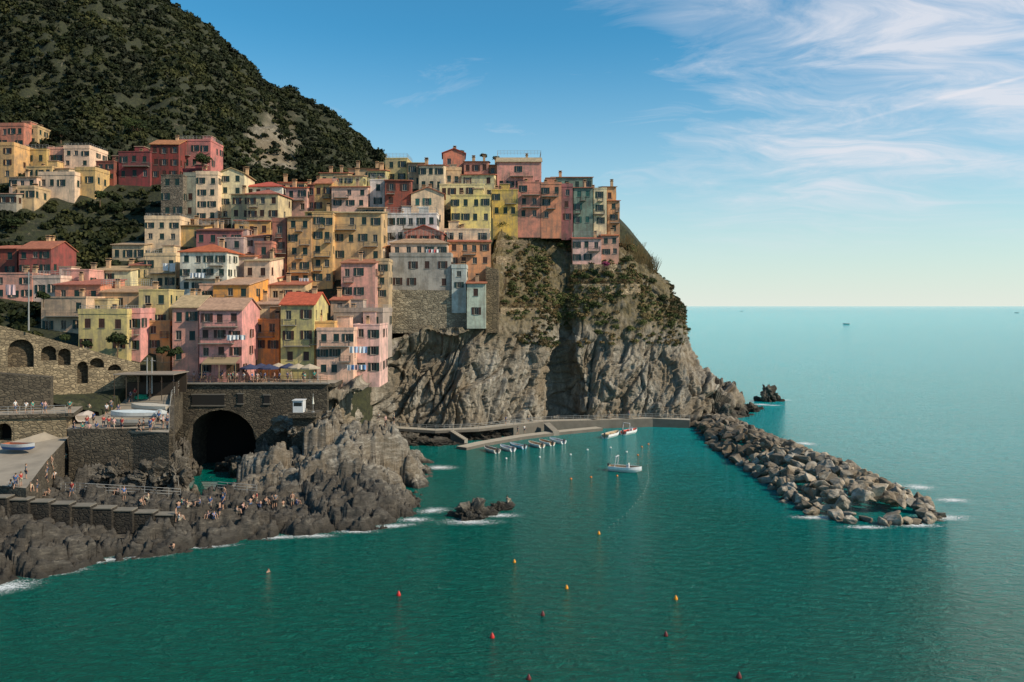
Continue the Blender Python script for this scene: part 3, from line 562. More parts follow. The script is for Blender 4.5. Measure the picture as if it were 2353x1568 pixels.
for (u,v,s,q) in [(1640,968,(6,5,8),4),(1690,958,(5,4,5.5),5),(1662,950,(7,6,9),6),(1722,948,(3,3,2.6),7),(1605,972,(4,3,3.4),8),(1742,942,(2.2,2,1.4),9),(880,1030,(4,3,2),10),(990,1026,(4.5,2.2,1.6),11),(930,1024,(5,2.5,2.4),12),(1040,1024,(3,1.5,1),13)]:
    x,y,_=onz(u,v,0); searock((x,y+s[1]*.8,-.3),s,q,'dark craggy rock at the foot of the headland')
# ---------------------------------------------------------------- breakwater boulders
BM=[]
BLD=rockmat('boulder_rock',(.13,.112,.09),(.28,.25,.21),(.50,.46,.40),.7,(1,1,1.3),wet=.2,bd=.12,region='boulder')
for k in range(14):
    bm=bmesh.new()
    for _ in range(10):
        v=Vector((R.gauss(0,1),R.gauss(0,1),R.gauss(0,1))).normalized(); bm.verts.new((v.x*R.uniform(.9,1.3),v.y*.95,v.z*R.uniform(.6,.85)))
    r=bmesh.ops.convex_hull(bm,input=bm.verts); bmesh.ops.delete(bm,geom=[g for g in r['geom_interior'] if isinstance(g,bmesh.types.BMVert)],context='VERTS')
    bmesh.ops.bevel(bm,geom=bm.edges[:],offset=.06,segments=1,affect='EDGES')
    bmesh.ops.triangulate(bm,faces=bm.faces[:]); bmesh.ops.subdivide_edges(bm,edges=bm.edges[:],cuts=2,use_grid_fill=True)
    for v in bm.verts: v.co+=v.co.normalized()*.08*noise.fractal(v.co*2.2+Vector((k*5,0,0)),.8,2,3)
    me=bpy.data.meshes.new('boulder'); bm.to_mesh(me); bm.free(); me.materials.append(BLD); BM.append(me)
cl=[(44.5,174,5.4,2.2),(43.6,160,5.8,2.6),(43.2,146,6.6,2.9),(44.0,132,7.6,3.2),(45.0,120,8.4,3.4),(45.2,108,9.2,3.3),(45,100,7.8,2.3)]
def clp(t):
    t*=len(cl)-1; i=min(len(cl)-2,int(t)); f=t-i; return [a*(1-f)+b*f for a,b in zip(cl[i],cl[i+1])]
bl=[]
for tt in range(0,84):
    t=(tt+.5)/84
    cxx,cyy,hw,top=clp(t); nacross=7
    for q in range(nacross):
        if R.random()<.06: continue
        s=((q+.5)/nacross*2-1)+R.uniform(-.14,.14)
        z=top*(1-abs(s)**1.7)-.2+R.uniform(-.35,.4)
        bl.append((cxx+s*hw,cyy+R.uniform(-.8,.8),z,R.choice([R.uniform(.65,1.05),R.uniform(1.0,1.5)])))
for _ in range(24):
    a=R.uniform(math.pi*.9,math.pi*2.1); bl.append((45+8.4*math.cos(a)*R.uniform(.7,1),99.5+4*math.sin(a)*R.uniform(.6,1),R.uniform(-.3,.6),R.uniform(.7,1.4)))
bl.sort(key=lambda b:b[1]); rest=MB()
for k,(x,y,z,s) in enumerate(bl):
    me=R.choice(BM); rot=(R.uniform(-.6,.6),R.uniform(-.6,.6),R.uniform(0,6.28)); sc=(s*R.uniform(1,1.3),s,s*R.uniform(.8,1.05))
    if k<298:
        o=obj('boulder',me,loc=(x,y,z),label='large grey angular boulder piled on the breakwater',cat='boulder',group='boulders of the breakwater',scale=sc); o.rotation_euler=rot
    else:
        M=Matrix.LocRotScale(Vector((x,y,z)),Euler(rot),Vector(sc)); n=len(rest.v)
        rest.v+=[tuple(M@v.co) for v in me.vertices]
        for p in me.polygons: rest.f.append(tuple(n+i for i in p.vertices)); rest.m.append(0)
obj('rubble',rest.mesh('rubble',[BLD]),label='pile of farther breakwater boulders',cat='boulders',kind='stuff')
# ---------------------------------------------------------------- paved ground
SW=masonry((146,130,104),1.0); SWD=masonry((90,81,67),1.0)
def strip(name,LR,th,mat,label,cat='path',kind='structure',sidemat=None):
    b=MB(); n=len(LR)
    for i in range(n-1):
        (a,c),(e,f)=LR[i],LR[i+1]; b.poly([a,c,f,e]); dn=lambda p:(p[0],p[1],p[2]-th)
        b.poly([c,dn(c),dn(f),f],1); b.poly([dn(a),a,e,dn(e)],1)
    for k in (0,n-1):
        a,c=LR[k]; b.poly([a,c,(c[0],c[1],c[2]-th),(a[0],a[1],a[2]-th)],1)
    me=b.mesh(name,[mat,sidemat or SWD]); addbvh(me); return obj(name,me,label=label,cat=cat,kind=kind)
PAV=plain('paving',(.27,.228,.178),.9,0,.5,.45)
rampLR=[(onz(-120,1105,6.8),onz(60,1122,6.8)),(onz(-90,1050,7.6),onz(108,1058,7.6)),(onz(40,1012,8.9),onz(160,1002,8.9)),(onz(130,985,9.9),onz(388,994,9.9)),(onz(165,935,11),onz(392,950,11)),(onz(190,905,12.5),onz(396,915,12.5)),(onz(200,880,13.9),onz(420,884,13.9))]
strip('ramp',rampLR,6,PAV,'pale concrete ramp leading down to the water','ramp')
strip('square',[((-60,124.6,14.0),(-60,145,14.0)),((-27.5,124.6,14.0),(-27.5,145,14.0))],.6,PAV,'paved harbour square in front of the houses','square')
def archwall(name,p0,p1,zb,zt0,zt1,arches,th,mat,label,depth=2.5,back=None):
    """masonry wall from p0 to p1 with round arches (centre s, width, sill z, crown z)"""
    p0=Vector((*p0,0));p1=Vector((*p1,0));L=(p1-p0).length;U=(p1-p0)/L;Nn=Vector((-U.y,U.x,0))
    xs={0.0,L}
    for s,w,a,c in arches:
        for k in range(13): xs.add(s-w/2+w*k/12)
    xs=sorted(xs); b=MB(); top=lambda x:zt0+(zt1-zt0)*x/L; P=lambda x,z,r=0:p0+U*x+Nn*r+Vector((0,0,z))
    def cur(ar,x):
        s,w,a,c=ar; q=max(0,1-((x-s)/(w/2))**2); hgt=min(w/2,c-a); return (c-hgt)+hgt*math.sqrt(q)
    for x0,x1 in zip(xs[:-1],xs[1:]):
        if x1-x0<1e-6: continue
        m=(x0+x1)/2; ar=next((q for q in arches if abs(m-q[0])<q[1]/2),None)
        if ar is None: b.poly([P(x0,zb),P(x1,zb),P(x1,top(x1)),P(x0,top(x0))])
        else:
            a=ar[2]; c0=cur(ar,x0);c1=cur(ar,x1)
            if a>zb: b.poly([P(x0,zb),P(x1,zb),P(x1,a),P(x0,a)]); b.poly([P(x0,a),P(x1,a),P(x1,a,depth),P(x0,a,depth)])
            b.poly([P(x0,c0),P(x1,c1),P(x1,top(x1)),P(x0,top(x0))]); b.poly([P(x0,c0,depth),P(x1,c1,depth),P(x1,c1),P(x0,c0)])
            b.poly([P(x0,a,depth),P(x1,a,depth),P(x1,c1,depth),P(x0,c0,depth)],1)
    for ar in arches:
        s,w,a,c=ar; hgt=min(w/2,c-a)
        for x in (s-w/2,s+w/2): b.poly([P(x,a),P(x,c-hgt),P(x,c-hgt,depth),P(x,a,depth)])
        k=12
        for i in range(k):
            a0=math.pi*i/k;a1=math.pi*(i+1)/k; r=w/2
            q=lambda an,rr,hh:(s-rr*math.cos(an),(c-hgt)+hh*math.sin(an))
            A=q(a0,r,hgt);B=q(a1,r,hgt);Cc=q(a1,r+.3,hgt+.3);D=q(a0,r+.3,hgt+.3); b.poly([P(*A,-.05),P(*B,-.05),P(*Cc,-.05),P(*D,-.05)],2)
    b.poly([P(0,top(0)),P(L,top(L)),P(L,top(L),th),P(0,top(0),th)]); b.poly([P(0,zb,th),P(0,zb),P(0,top(0)),P(0,top(0),th)]); b.poly([P(L,zb),P(L,zb,th),P(L,top(L),th),P(L,top(L))]); b.poly([P(0,zb,th),P(L,zb,th),P(L,top(L),th),P(0,top(0),th)][::-1] if not arches else [P(0,top(0)-.3,th),P(L,top(L)-.3,th),P(L,top(L),th),P(0,top(0),th)][::-1])
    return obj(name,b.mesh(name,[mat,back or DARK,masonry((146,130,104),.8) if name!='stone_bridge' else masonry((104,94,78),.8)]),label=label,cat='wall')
def along(p0,p1,u):
    k=(u-1176.5)/F; t=(p0[0]-k*p0[1])/(k*(p1[1]-p0[1])-(p1[0]-p0[0])); x=p0[0]+(p1[0]-p0[0])*t; y=p0[1]+(p1[1]-p0[1])*t
    return math.hypot(x-p0[0],y-p0[1]),y
p0=S(-90,0,108)[:2]; p1=S(322,0,121)[:2]; ar=[]
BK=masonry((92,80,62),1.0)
for u,wpx,va,vc in [(-40,40,860,790),(48,46,845,780),(112,28,829,795),(148,23,840,801),(190,20,882,831),(222,28,846,823),(263,26,852,838)]:
    s,y=along(p0,p1,u); ar.append((s,wpx*y/F*1.12,CH-(va-703)/F*y,CH-(vc-703)/F*y))
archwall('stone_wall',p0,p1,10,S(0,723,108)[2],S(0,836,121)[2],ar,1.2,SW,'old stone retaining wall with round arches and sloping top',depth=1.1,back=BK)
archwall('stone_wall',S(-90,0,105)[:2],S(116,0,108.5)[:2],10,S(0,852,105)[2],S(0,868,108)[2],[],2,SWD,'low dark stone wall below the arches')
p0=S(-90,0,102)[:2]; p1=S(152,0,105)[:2]; s,y=along(p0,p1,8)
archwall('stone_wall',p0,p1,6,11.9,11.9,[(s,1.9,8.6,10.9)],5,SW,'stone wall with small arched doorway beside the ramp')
strip('road',[((S(-90,0,101.8)[0],101.8,12.0),(S(-90,0,101.8)[0],109,12.0)),((S(172,0,105.2)[0],104.9,12.0),(S(172,0,110)[0],112,12.0))],.5,PAV,'narrow upper path behind a railing','path')
archwall('stone_wall',S(158,0,103)[:2],S(398,0,103.6)[:2],3.2,10.15,10.15,[],.6,SWD,'dark stone retaining wall of the boat terrace')
archwall('stone_wall',S(398,0,103.6)[:2],S(402,0,124)[:2],0,10.2,14,[],.6,SWD,'stone side wall of the boat terrace')
for (u,v,s,q) in [(180,1090,(2.6,1.6,2.0),60),(250,1098,(3,1.8,2.4),61),(330,1100,(3.2,1.8,2.2),62),(395,1095,(2.2,2.4,2.8),63),(410,1060,(1.6,2.5,3.4),64),(130,1080,(2.2,1.6,1.6),65)]:
    x,y,z=onz(u,v,4.2); searock((x,y+1,z),s,q,'dark rock outcrop against the terrace wall')
# bridge under the square
p0=S(400,0,124.3)[:2]; p1=S(752,0,124.3)[:2]; k=124.3/F
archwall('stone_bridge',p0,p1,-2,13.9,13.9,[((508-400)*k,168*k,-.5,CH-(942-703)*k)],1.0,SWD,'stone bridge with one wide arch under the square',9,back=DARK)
for (dx,dy,s,q) in ((-3.8,-1,(1.8,2.2,3.4),90),(4.2,-1.5,(2.4,2.4,4.6),91),(0.5,3,(3.4,2.5,2.8),92),(7.2,-1.5,(2.6,2.2,6.5),93)): searock((p0[0]+(505-400)*k+dx,124.0+dy,-.4),s,q,'wet dark rock beside the bridge arch',bv=False)
b=MB()
for (ua,ub,va,vb) in ((442,516,908,931),(547,559,906,927),(607,620,909,927)): 
    b.box((ua-1176.5)*k,(ub-1176.5)*k,124.16,124.27,CH-(vb-703)*k,CH-(va-703)*k,0); b.box((ua-1176.5)*k-.15,(ub-1176.5)*k+.15,124.1,124.28,CH-(vb-703)*k-.2,CH-(vb-703)*k,1)
    b.box((ua-1176.5)*k-.15,(ub-1176.5)*k+.15,124.1,124.28,CH-(va-703)*k,CH-(va-703)*k+.2,1)
obj('vent_opening',b.mesh('vent_opening',[DARK,CONCD]),label='dark rectangular openings high in the bridge wall',cat='opening')
b=MB(); b.box(p0[0]-.3,p1[0]+.3,123.9,124.9,13.9,14.08); obj('kerb',b.mesh('kerb',[CONC]),label='concrete edge of the square above the bridge',cat='kerb')
BR0,BR1=p0,p1
# stone retaining walls below the grey house and on the headland
archwall('stone_wall',S(893,0,161.2)[:2],S(1074,0,161.2)[:2],20.5,S(0,666,161)[2],S(0,668,161)[2],[],5,masonry((158,146,124),.8),'tall weathered stone wall carrying the grey house')
archwall('stone_wall',S(1116,0,162)[:2],S(1146,0,162)[:2],20.5,S(0,612,162)[2],S(0,620,162)[2],[],6,masonry((128,110,86),.8),'stone buttress wall beside the blue annex')
def bankwall(ua,ub,v,h=1.3):
    pts=[hit(u,v) for u in range(ua,ub+1,9)]; pts=[p for p in pts if p]
    b=MB() 
    for a,c in zip(pts[:-1],pts[1:]):
        if abs(a.y-c.y)>3: continue
        f=lambda p,dy,dz:(p.x,p.y+dy,p.z+dz)
        b.poly([f(a,-.4,-1.2),f(c,-.4,-1.2),f(c,-.4,h),f(a,-.4,h)]); b.poly([f(a,-.4,h),f(c,-.4,h),f(c,.9,h),f(a,.9,h)])
    obj('stone_wall',b.mesh('stone_wall',[masonry((160,140,112),.8)]),label='low terrace wall of rough stone on the headland',cat='wall')
    return [tuple(p+Vector((0,-.2,h))) for p in pts]
R1=bankwall(1150,1345,714,.6); R2=bankwall(1318,1472,665,1.2); bankwall(1140,1215,565,1.2); bankwall(1216,1310,545,1.6); bankwall(1310,1430,622,1.4); bankwall(1140,1190,600,1)
# cliff foot walkway and quays
def pathstrip(name,pts,w,th,mat,label):
    LR=[]
    for i,p in enumerate(pts):
        a=Vector(pts[max(0,i-1)]);c=Vector(pts[min(len(pts)-1,i+1)]);t=(c-a);t.z=0;t.normalize();n=Vector((-t.y,t.x,0)); p=Vector(p)
        LR.append((tuple(p),tuple(p+n*w)))
    strip(name,LR,th,mat,label,'walkway',sidemat=CONCD); return LR
CONL=plain('pale_concrete',(.36,.32,.26),.9,0,.25,.8)
wp=[onz(790,951,4.4),onz(840,966,3.4),onz(900,984,2.5),onz(1000,990,2.3),onz(1100,986,2.3),onz(1180,977,2.2),onz(1250,969,2.0),onz(1400,965,1.8),onz(1500,962,1.8),onz(1585,966,1.7)]
pathstrip('walkway',wp[:6],2.6,.5,CONL,'narrow concrete walkway along the foot of the cliff')
pathstrip('walkway',wp[5:],2.8,4.5,CONL,'curved concrete walkway along the foot of the cliff')
for t in np.linspace(.05,.95,9):
    i=1+t*4; a=Vector(wp[int(i)]).lerp(Vector(wp[int(i)+1]),i%1); searock((a.x,a.y+2.4,-.3),(2.6,2.0,R.uniform(1.3,1.8)),20+int(t*50),'dark craggy rock below the cliff walkway')
for u in (960,1020,1090,1150,1220,1290,1330,1375,1420,1470,1520,1560):
    x,y,_=onz(u,966 if u>1200 else 984,1.6); searock((x,y+3.6,1.0),(R.uniform(2,3.2),1.4,R.uniform(1.2,2.8)),100+u%37,'fallen rock at the back of the cliff walkway',CLF,bv=False)
qp=[onz(1072,1029,.5),onz(1120,1018,.55),onz(1200,1004,.6),onz(1290,993,.6),onz(1385,984,.6)]
pathstrip('quay',qp,2.4,2.5,CONL,'low concrete quay for mooring boats')
def off(pts,dy): return [(p[0],p[1]+dy,p[2]) for p in pts]
obj('railing',railmesh(off(wp,.15),1.0,1.6,.035,STEEL),label='metal railing along the cliff walkway',cat='railing')
def stairs(a,c,w,n,mat,label):
    a=Vector(a);c=Vector(c);b=MB(); d=Vector((c.x-a.x,c.y-a.y,0)); nn=Vector((-d.y,d.x,0)).normalized()*w
    for i in range(n):
        p=a+d*(i/n);q=a+d*((i+1)/n);z=a.z+(c.z-a.z)*(i+1)/n; zb=min(a.z,c.z)-1
        b.poly([Vector((v.x,v.y,z)) for v in [p,q,q+nn,p+nn]])
        b.poly([(p.x,p.y,zb),(q.x,q.y,zb),(q.x,q.y,z),(p.x,p.y,z)]); b.poly([(p.x,p.y,z),((p+nn).x,(p+nn).y,z),((p+nn).x,(p+nn).y,zb),(p.x,p.y,zb)])
    obj('stairs',b.mesh('stairs',[mat]),label=label,cat='stairs')
stairs(onz(1075,1010,.7),onz(1040,988,2.3),1.4,9,CONC,'short concrete stairs from quay to walkway')
stairs(onz(1285,992,.8),onz(1262,971,2.0),1.4,9,CONC,'short concrete stairs from quay to walkway')
# bathing terrace: stepped platforms
for i in range(10):
    ua=-80+i*48; ub=ua+48; v=1140+i*5.0; d=83+i*.45; xa=S(ua,0,d)[0]; xb=S(ub,0,d)[0]; z=CH-(v-703)/F*d
    b=MB(); b.box(xa,xb,d,d+1.3,1.6,z); b.box(xa-.03,xb-.02,d-.1,d+1.35,z,z+.1,1); me=b.mesh('bathing_step',[masonry((56,50,42),1.1),plain('step_top',(.17,.15,.12),.9,0,.4,.8)]); addbvh(me)
    obj('bathing_step',me,label='concrete step of the bathing terrace above the rocks',cat='step',group='stepped concrete bathing platforms')
# ---------------------------------------------------------------- railings and poles
def rl(pts,label,mat=STEEL,h=1.0,sp=1.2): obj('railing',railmesh(pts,h,sp,.03,mat),label=label,cat='railing')
rl([(BR0[0],124.2,14.08),(BR1[0],124.2,14.08)],'metal railing on the edge of the square',WOOD,1.05,1.0)
rl([S(-90,0,102)[:2]+(12,),S(150,0,105)[:2]+(12,)],'metal railing above the stone wall')
rl([(p[0],p[1],p[2]) for p in [onz(388,990,10.0),onz(390,950,11),onz(394,915,12.5),onz(415,886,13.9)]],'railing along the boat terrace')
rl(R1[::4],'wooden railing on the headland path',WOOD); rl(R2[::4],'wooden railing on the headland path',WOOD)
rl([tuple(hit(140+i*55,1128+i*3) or onz(140+i*55,1128+i*3,4.5)) for i in range(6)],'rope railing beside the rocks')
rl([tuple(hit(410+i*45,1118+i*4) or onz(410,1120,4)) for i in range(5)],'rope railing beside the rocks')
for (u,v0,v1,d) in ((66,625,760,112),(338,822,905,118),(349,822,905,118),(290,700,755,127),(730,860,880,128)):
    b=MB(); a=S(u,v1,d); c=S(u,v0,d); b.tube(a,c,.11,.07,8); b.box(c[0]-.5,c[0]+.5,d-.05,d+.05,c[2]-.5,c[2]-.42)
    obj('pole',b.mesh('pole',[STEEL]),label='tall grey utility pole beside the lane',cat='pole')
def cable(a,c,sag):
    b=MB(); a=Vector(a);c=Vector(c); pr=a
    for i in range(1,15):
        t=i/14; p=a.lerp(c,t); p.z-=sag*4*t*(1-t); b.tube(pr,p,.018,.018,4); pr=p
    obj('cable',b.mesh('cable',[IRON]),label='thin sagging overhead cable',cat='cable')
cable(S(66,635,112),S(400,735,128),2); cable(S(66,640,112),S(-80,600,105),.5); cable(S(340,825,118),S(460,790,127),1.5)
# ---------------------------------------------------------------- shed, kiosk, umbrellas
b=MB(); x0=S(275,0,118)[0]; x1=S(412,0,118)[0]; b.box(x0,x1,116,121.6,16.0,16.12)
for i in range(6): xx=x0+.1+(x1-x0-.2)*i/5; b.tube((xx,116.2,12.3),(xx,116.2,16.0),.06,mi=1)
b.box(x0+.3,x1-.3,121.3,121.5,13,16,1); b.box(x0+.5,x1-1,119.2,120,12.6,14.6,1)
obj('boat_shed',b.mesh('boat_shed',[plain('shed_roof',(.24,.20,.16),.8),plain('dark_wood',(.035,.024,.016),.8)]),label='open boat shed with a flat roof on posts',cat='shed')
kx=S(690,945,119)
for (dx,dy,s,q) in ((0,2,(3.2,2.8,3.2),70),(3,3,(3.2,3,2.6),71),(-2.4,3.2,(2.4,2.4,2.2),72)): searock((kx[0]+dx,kx[1]+dy,kx[2]-s[2]*.95-.3),(s[0],s[1],s[2]),q,'dark rock mound beside the bridge',SHR,bv=False)
b=MB(); b.box(kx[0]-1.6,kx[0]+2.6,118,122,kx[2]-.9,kx[2]-.2); b.box(kx[0]-1.0,kx[0]+2.2,118.6,123.8,kx[2]-6,kx[2]-.9); me=b.mesh('landing',[SWD]); addbvh(me); obj('landing',me,label='stone landing beside the bridge',cat='landing',kind='structure')
K=obj('kiosk',None,loc=(kx[0]-.3,119.6,kx[2]-.05),label='small white ticket hut beside the bridge',cat='kiosk')
b=MB(); b.box(-.75,.75,-.8,.8,-.15,1.6); b.box(-.6,.6,-.82,-.8,.8,1.35,1); obj('wall',b.mesh('wall',[plain('white_paint',(.6,.6,.6),.5),GLASS]),K)
b=MB(); b.box(-.85,.85,-.95,.95,1.6,1.7); obj('roof',b.mesh('roof',[plain('white_paint',(.6,.6,.6),.5)]),K)
def umbrella(p,r,col,label,closed=False):
    b=MB(); n=8; p=Vector(p)
    for i in range(n):
        a0=i*2*math.pi/n;a1=(i+1)*2*math.pi/n; rr=.16 if closed else r; zb=1.2 if closed else 2.25; zt=2.6 if closed else 2.85
        b.poly([(0,0,zt),(rr*math.cos(a0),rr*math.sin(a0),zb),(rr*math.cos(a1),rr*math.sin(a1),zb)]) 
        if not closed: b.poly([(rr*math.cos(a0),rr*math.sin(a0),zb),(rr*math.cos(a0),rr*math.sin(a0),zb-.2),(rr*math.cos(a1),rr*math.sin(a1),zb-.2),(rr*math.cos(a1),rr*math.sin(a1),zb)])
    E=obj('umbrella',b.mesh('canopy',[plain('canvas',col,.9)]),loc=p,rz=R.random(),label=label,cat='umbrella')
    c=MB(); c.tube((0,0,0),(0,0,2.8),.035); c.tube((0,0,0),(0,0,.1),.25); obj('pole',c.mesh('pole',[STEEL]),E)
for (u,d,col,l) in ((600,128,(.03,.04,.09),'dark blue restaurant umbrella on the square'),(618,126.5,(.03,.04,.09),'dark blue restaurant umbrella on the square'),(640,129,(.4,.33,.24),'cream restaurant umbrella on the square'),(664,128.5,(.03,.04,.09),'dark blue restaurant umbrella on the square'),(685,127.5,(.4,.33,.24),'cream restaurant umbrella on the square'),(712,127,(.4,.33,.24),'cream restaurant umbrella on the square'),(575,126.6,(.03,.04,.09),'dark blue restaurant umbrella on the square')):
    umbrella((S(u,0,d)[0],d,14.0),1.6,col,l)
umbrella((kx[0]+1.8,119.4,kx[2]-.2),1,(.6,.58,.5),'closed white parasol on the landing',True)
# ---------------------------------------------------------------- laundry
def laundry(u,v,d,wpx,hpx,n,cols,label):
    b=MB(); k=d/F; x,_,z=S(u,v,d); w=wpx*k/n
    for i in range(n):
        xs_=[i*w+w*.06+w*.88*j/5 for j in range(6)]; hh=hpx*k*R.uniform(.75,1)
        for j in range(5): 
            f=lambda q:.06*math.sin(q*9+i); b.poly([(xs_[j],f(xs_[j]),0),(xs_[j],f(xs_[j])*2.5,-hh),(xs_[j+1],f(xs_[j+1])*2.5,-hh),(xs_[j+1],f(xs_[j+1]),0)],i%len(cols))
    b.tube((-.3,0,0),(n*w+.3,0,0),.012,.012,4,0)
    obj('laundry',b.mesh('laundry',[plain('cloth',c,.95,0,.08) for c in cols]),loc=(x,d-.9,z),label=label,cat='laundry')
WH=(.66,.66,.66)
laundry(805,796,130.2,42,16,4,[WH,(.45,.55,.7)],'white and blue laundry on a line'); laundry(800,838,130,44,13,5,[WH,(.2,.35,.6),(.5,.3,.3)],'mixed laundry drying on a line'); laundry(525,770,126,44,13,3,[WH],'white sheets draped over a balcony')
laundry(378,606,149,30,22,2,[WH],'large white sheets drying on a line'); laundry(440,628,145.6,36,12,4,[WH,(.4,.45,.5)],'laundry drying below windows'); laundry(980,574,163,30,12,5,[WH,(.5,.1,.1)],'laundry drying on a terrace'); laundry(20,655,110,26,26,1,[(.6,.4,.4)],'pink sheet drying on a line'); laundry(690,640,156,22,10,3,[WH],'small white laundry on a line')
# ---------------------------------------------------------------- boats
def boat(p,L,B,rz,hc,ic,label,arch=False,motor=True,cover=False,tilt=0,g=None):
    n=14; b=MB(); H_=B*.42; secs=[]
    for i in range(n+1):
        t=i/n; hb=B/2*(1-max(0,(t-.45)/.55)**2.4)*(.84+.16*min(1,t/.3)); sh=H_*(1+.35*max(0,t-.4)**2*2); kz=H_*.5*max(0,(t-.75)/.25)**2
        y=-L/2+L*t; out=[(hb*c,y,z) for c,z in ((1,sh),(.93,sh*.55),(.62,sh*.1+kz),(0,0+kz),(-.62,sh*.1+kz),(-.93,sh*.55),(-1,sh))]
        inn=[(hb*c*.86,y,z) for c,z in ((1,sh),(.9,sh*.6),(.6,sh*.35),(0,sh*.32),(-.6,sh*.35),(-.9,sh*.6),(-1,sh))]; secs.append((out,inn))
    for (o0,i0),(o1,i1) in zip(secs[:-1],secs[1:]):
        for k in range(6): b.poly([o0[k],o1[k],o1[k+1],o0[k+1]],2 if k in(0,5) else 0); b.poly([i0[k+1],i1[k+1],i1[k],i0[k]],1)
        for k in (0,6): b.poly([o0[k],i0[k],i1[k],o1[k]] ,2)
    o0,i0=secs[0]
    for k in range(6): b.poly([o0[k+1],i0[k+1],i0[k],o0[k]],0)
    b.poly([i0[q] for q in range(7)],1)
    hm=plain('hull_paint',hc,.35,0,.12); im=plain('deck_paint',ic,.5,0,.15)
    O=obj('boat',b.mesh('hull',[hm,im,plain('rub_rail',tuple(min(.8,x*1.15) for x in hc) if sum(hc)>.9 else (.5,.5,.5),.5)]),loc=p,rz=rz,label=label,cat='boat',group=g)
    O.rotation_euler=(0,tilt,rz)
    for y in (-.22,.12):
        c=MB(); w=B*.43; c.box(-w,w,y*L-.12,y*L+.12,H_*.72,H_*.78); obj('bench',c.mesh('bench',[WOOD]),O)
    if motor:
        c=MB(); c.box(-.13,.13,-L/2-.3,-L/2-.02,H_*.9,H_*.9+.42); c.box(-.06,.06,-L/2-.22,-L/2-.08,-.3,H_*.9); c.tube((0,-L/2-.02,H_+.3),(0,-L/2+.4,H_+.38),.025); obj('outboard_motor',c.mesh('outboard_motor',[plain('motor_cowl',(.06,.06,.07),.4)]),O)
    if arch:
        c=MB(); w=B*.42; y=-L*.25
        for s in (-1,1): c.tube((s*w,y-.2,H_),(s*w*.9,y,H_+1.5),.06)
        c.tube((-w*.9,y,H_+1.5),(w*.9,y,H_+1.5),.07); c.box(-w*.9,w*.9,y-.12,y+.12,H_+1.53,H_+1.58)
        obj('roll_bar',c.mesh('roll_bar',[plain('white_paint',(.6,.6,.6),.5)]),O)
        c=MB(); c.box(-.3,.3,.2,.6,H_*.4,H_+.3); c.poly([(-.3,.62,H_+.3),(.3,.62,H_+.3),(.25,.55,H_+.6),(-.25,.55,H_+.6)]); obj('console',c.mesh('console',[plain('white_paint',(.6,.6,.6),.5)]),O)
    if cover:
        c=MB()
        for i in range(n): 
            o0=secs[i][0];o1=secs[i+1][0]; r0=(0,o0[0][1],o0[0][2]+.32*math.sin(math.pi*(i+.3)/(n+.6)));r1=(0,o1[0][1],o1[0][2]+.32*math.sin(math.pi*(i+1.3)/(n+.6)))
            c.poly([o0[0],o1[0],r1,r0]); c.poly([o1[6],o0[6],r0,r1])
        obj('tarpaulin',c.mesh('tarpaulin',[plain('tarpaulin',cover,.8)]),O,loc=(0,0,.02))
    return O
WB=(.8,.79,.76); BG='small boats moored in the harbour'; hp=math.pi/2
def wb(u,v,*a,**k): x,y,_=onz(u,v,0); return boat((x,y,-.08),*a,g=BG,**k)
wb(1437,1084,5.2,2.1,hp+2.75,WB,(.36,.26,.16),'white motorboat with steel arch moored in the bay',arch=True)
wb(1406,1004,5.6,2.1,hp-2.2,WB,(.42,.32,.2),'white wooden boat moored near the quay'); wb(1448,997,5.0,2.0,hp-2.3,WB,(.5,.08,.06),'white boat with red trim moored near the quay',arch=True)
wb(1128,1038,4.4,1.7,hp-1.0,(.6,.6,.58),(.22,.19,.16),'small grey dinghy moored at the quay'); wb(1164,1034,4.3,1.6,hp-1.0,(.75,.75,.75),(.4,.45,.5),'small white dinghy moored at the quay'); wb(1188,1029,4.3,1.6,hp-.9,(.15,.35,.5),(.5,.52,.52),'small blue dinghy moored at the quay')
wb(1230,1026,4.4,1.7,hp-1.0,WB,(.45,.34,.22),'small cream dinghy moored at the quay'); wb(1254,1021,4.3,1.6,hp-1.0,WB,(.38,.24,.13),'small white wooden dinghy at the quay'); wb(1279,1017,4.3,1.6,hp-.95,WB,(.4,.45,.5),'small white dinghy moored at the quay')
x,y,_=onz(1944,745.5,0); boat((x,y,0),9,3,hp,(.12,.12,.13),(.2,.2,.2),'small dark boat far out on the sea',arch=True)
x,y,_=onz(2336,719.5,0); boat((x,y,0),16,4.5,hp,(.12,.12,.13),(.2,.2,.2),'distant boat on the open sea'); x,y,_=onz(1704,716,0); boat((x,y,0),12,4,hp,(.12,.12,.13),(.2,.2,.2),'distant boat on the open sea')
LG='boats hauled up on the terrace'
def lb(u,v,L,B,rz,hc,ic,label,**k):
    h=hit(u,v); boat((h.x,h.y,h.z+.12),L,B,rz,hc,ic,label,g=LG,motor=False,**k)
lb(275,908,5.5,2.0,hp,(.5,.46,.4),(.3,.24,.17),'cream wooden boat hauled up near the shed'); lb(226,930,4.8,1.8,hp+.3,(.45,.42,.38),(.25,.2,.15),'grey boat pulled up on the lane')
lb(196,968,4.0,2.0,.3,(.58,.5,.44),(.4,.33,.27),'small pale boat resting on the lane',cover=(.5,.42,.36)); lb(312,965,6.5,2.2,hp+.12,(.5,.5,.48),(.3,.3,.3),'white boat under a pale blue cover on the terrace',cover=(.48,.53,.55)); lb(300,980,6.0,2.1,hp+.1,(.35,.33,.3),(.3,.24,.17),'grey wooden boat on the terrace')
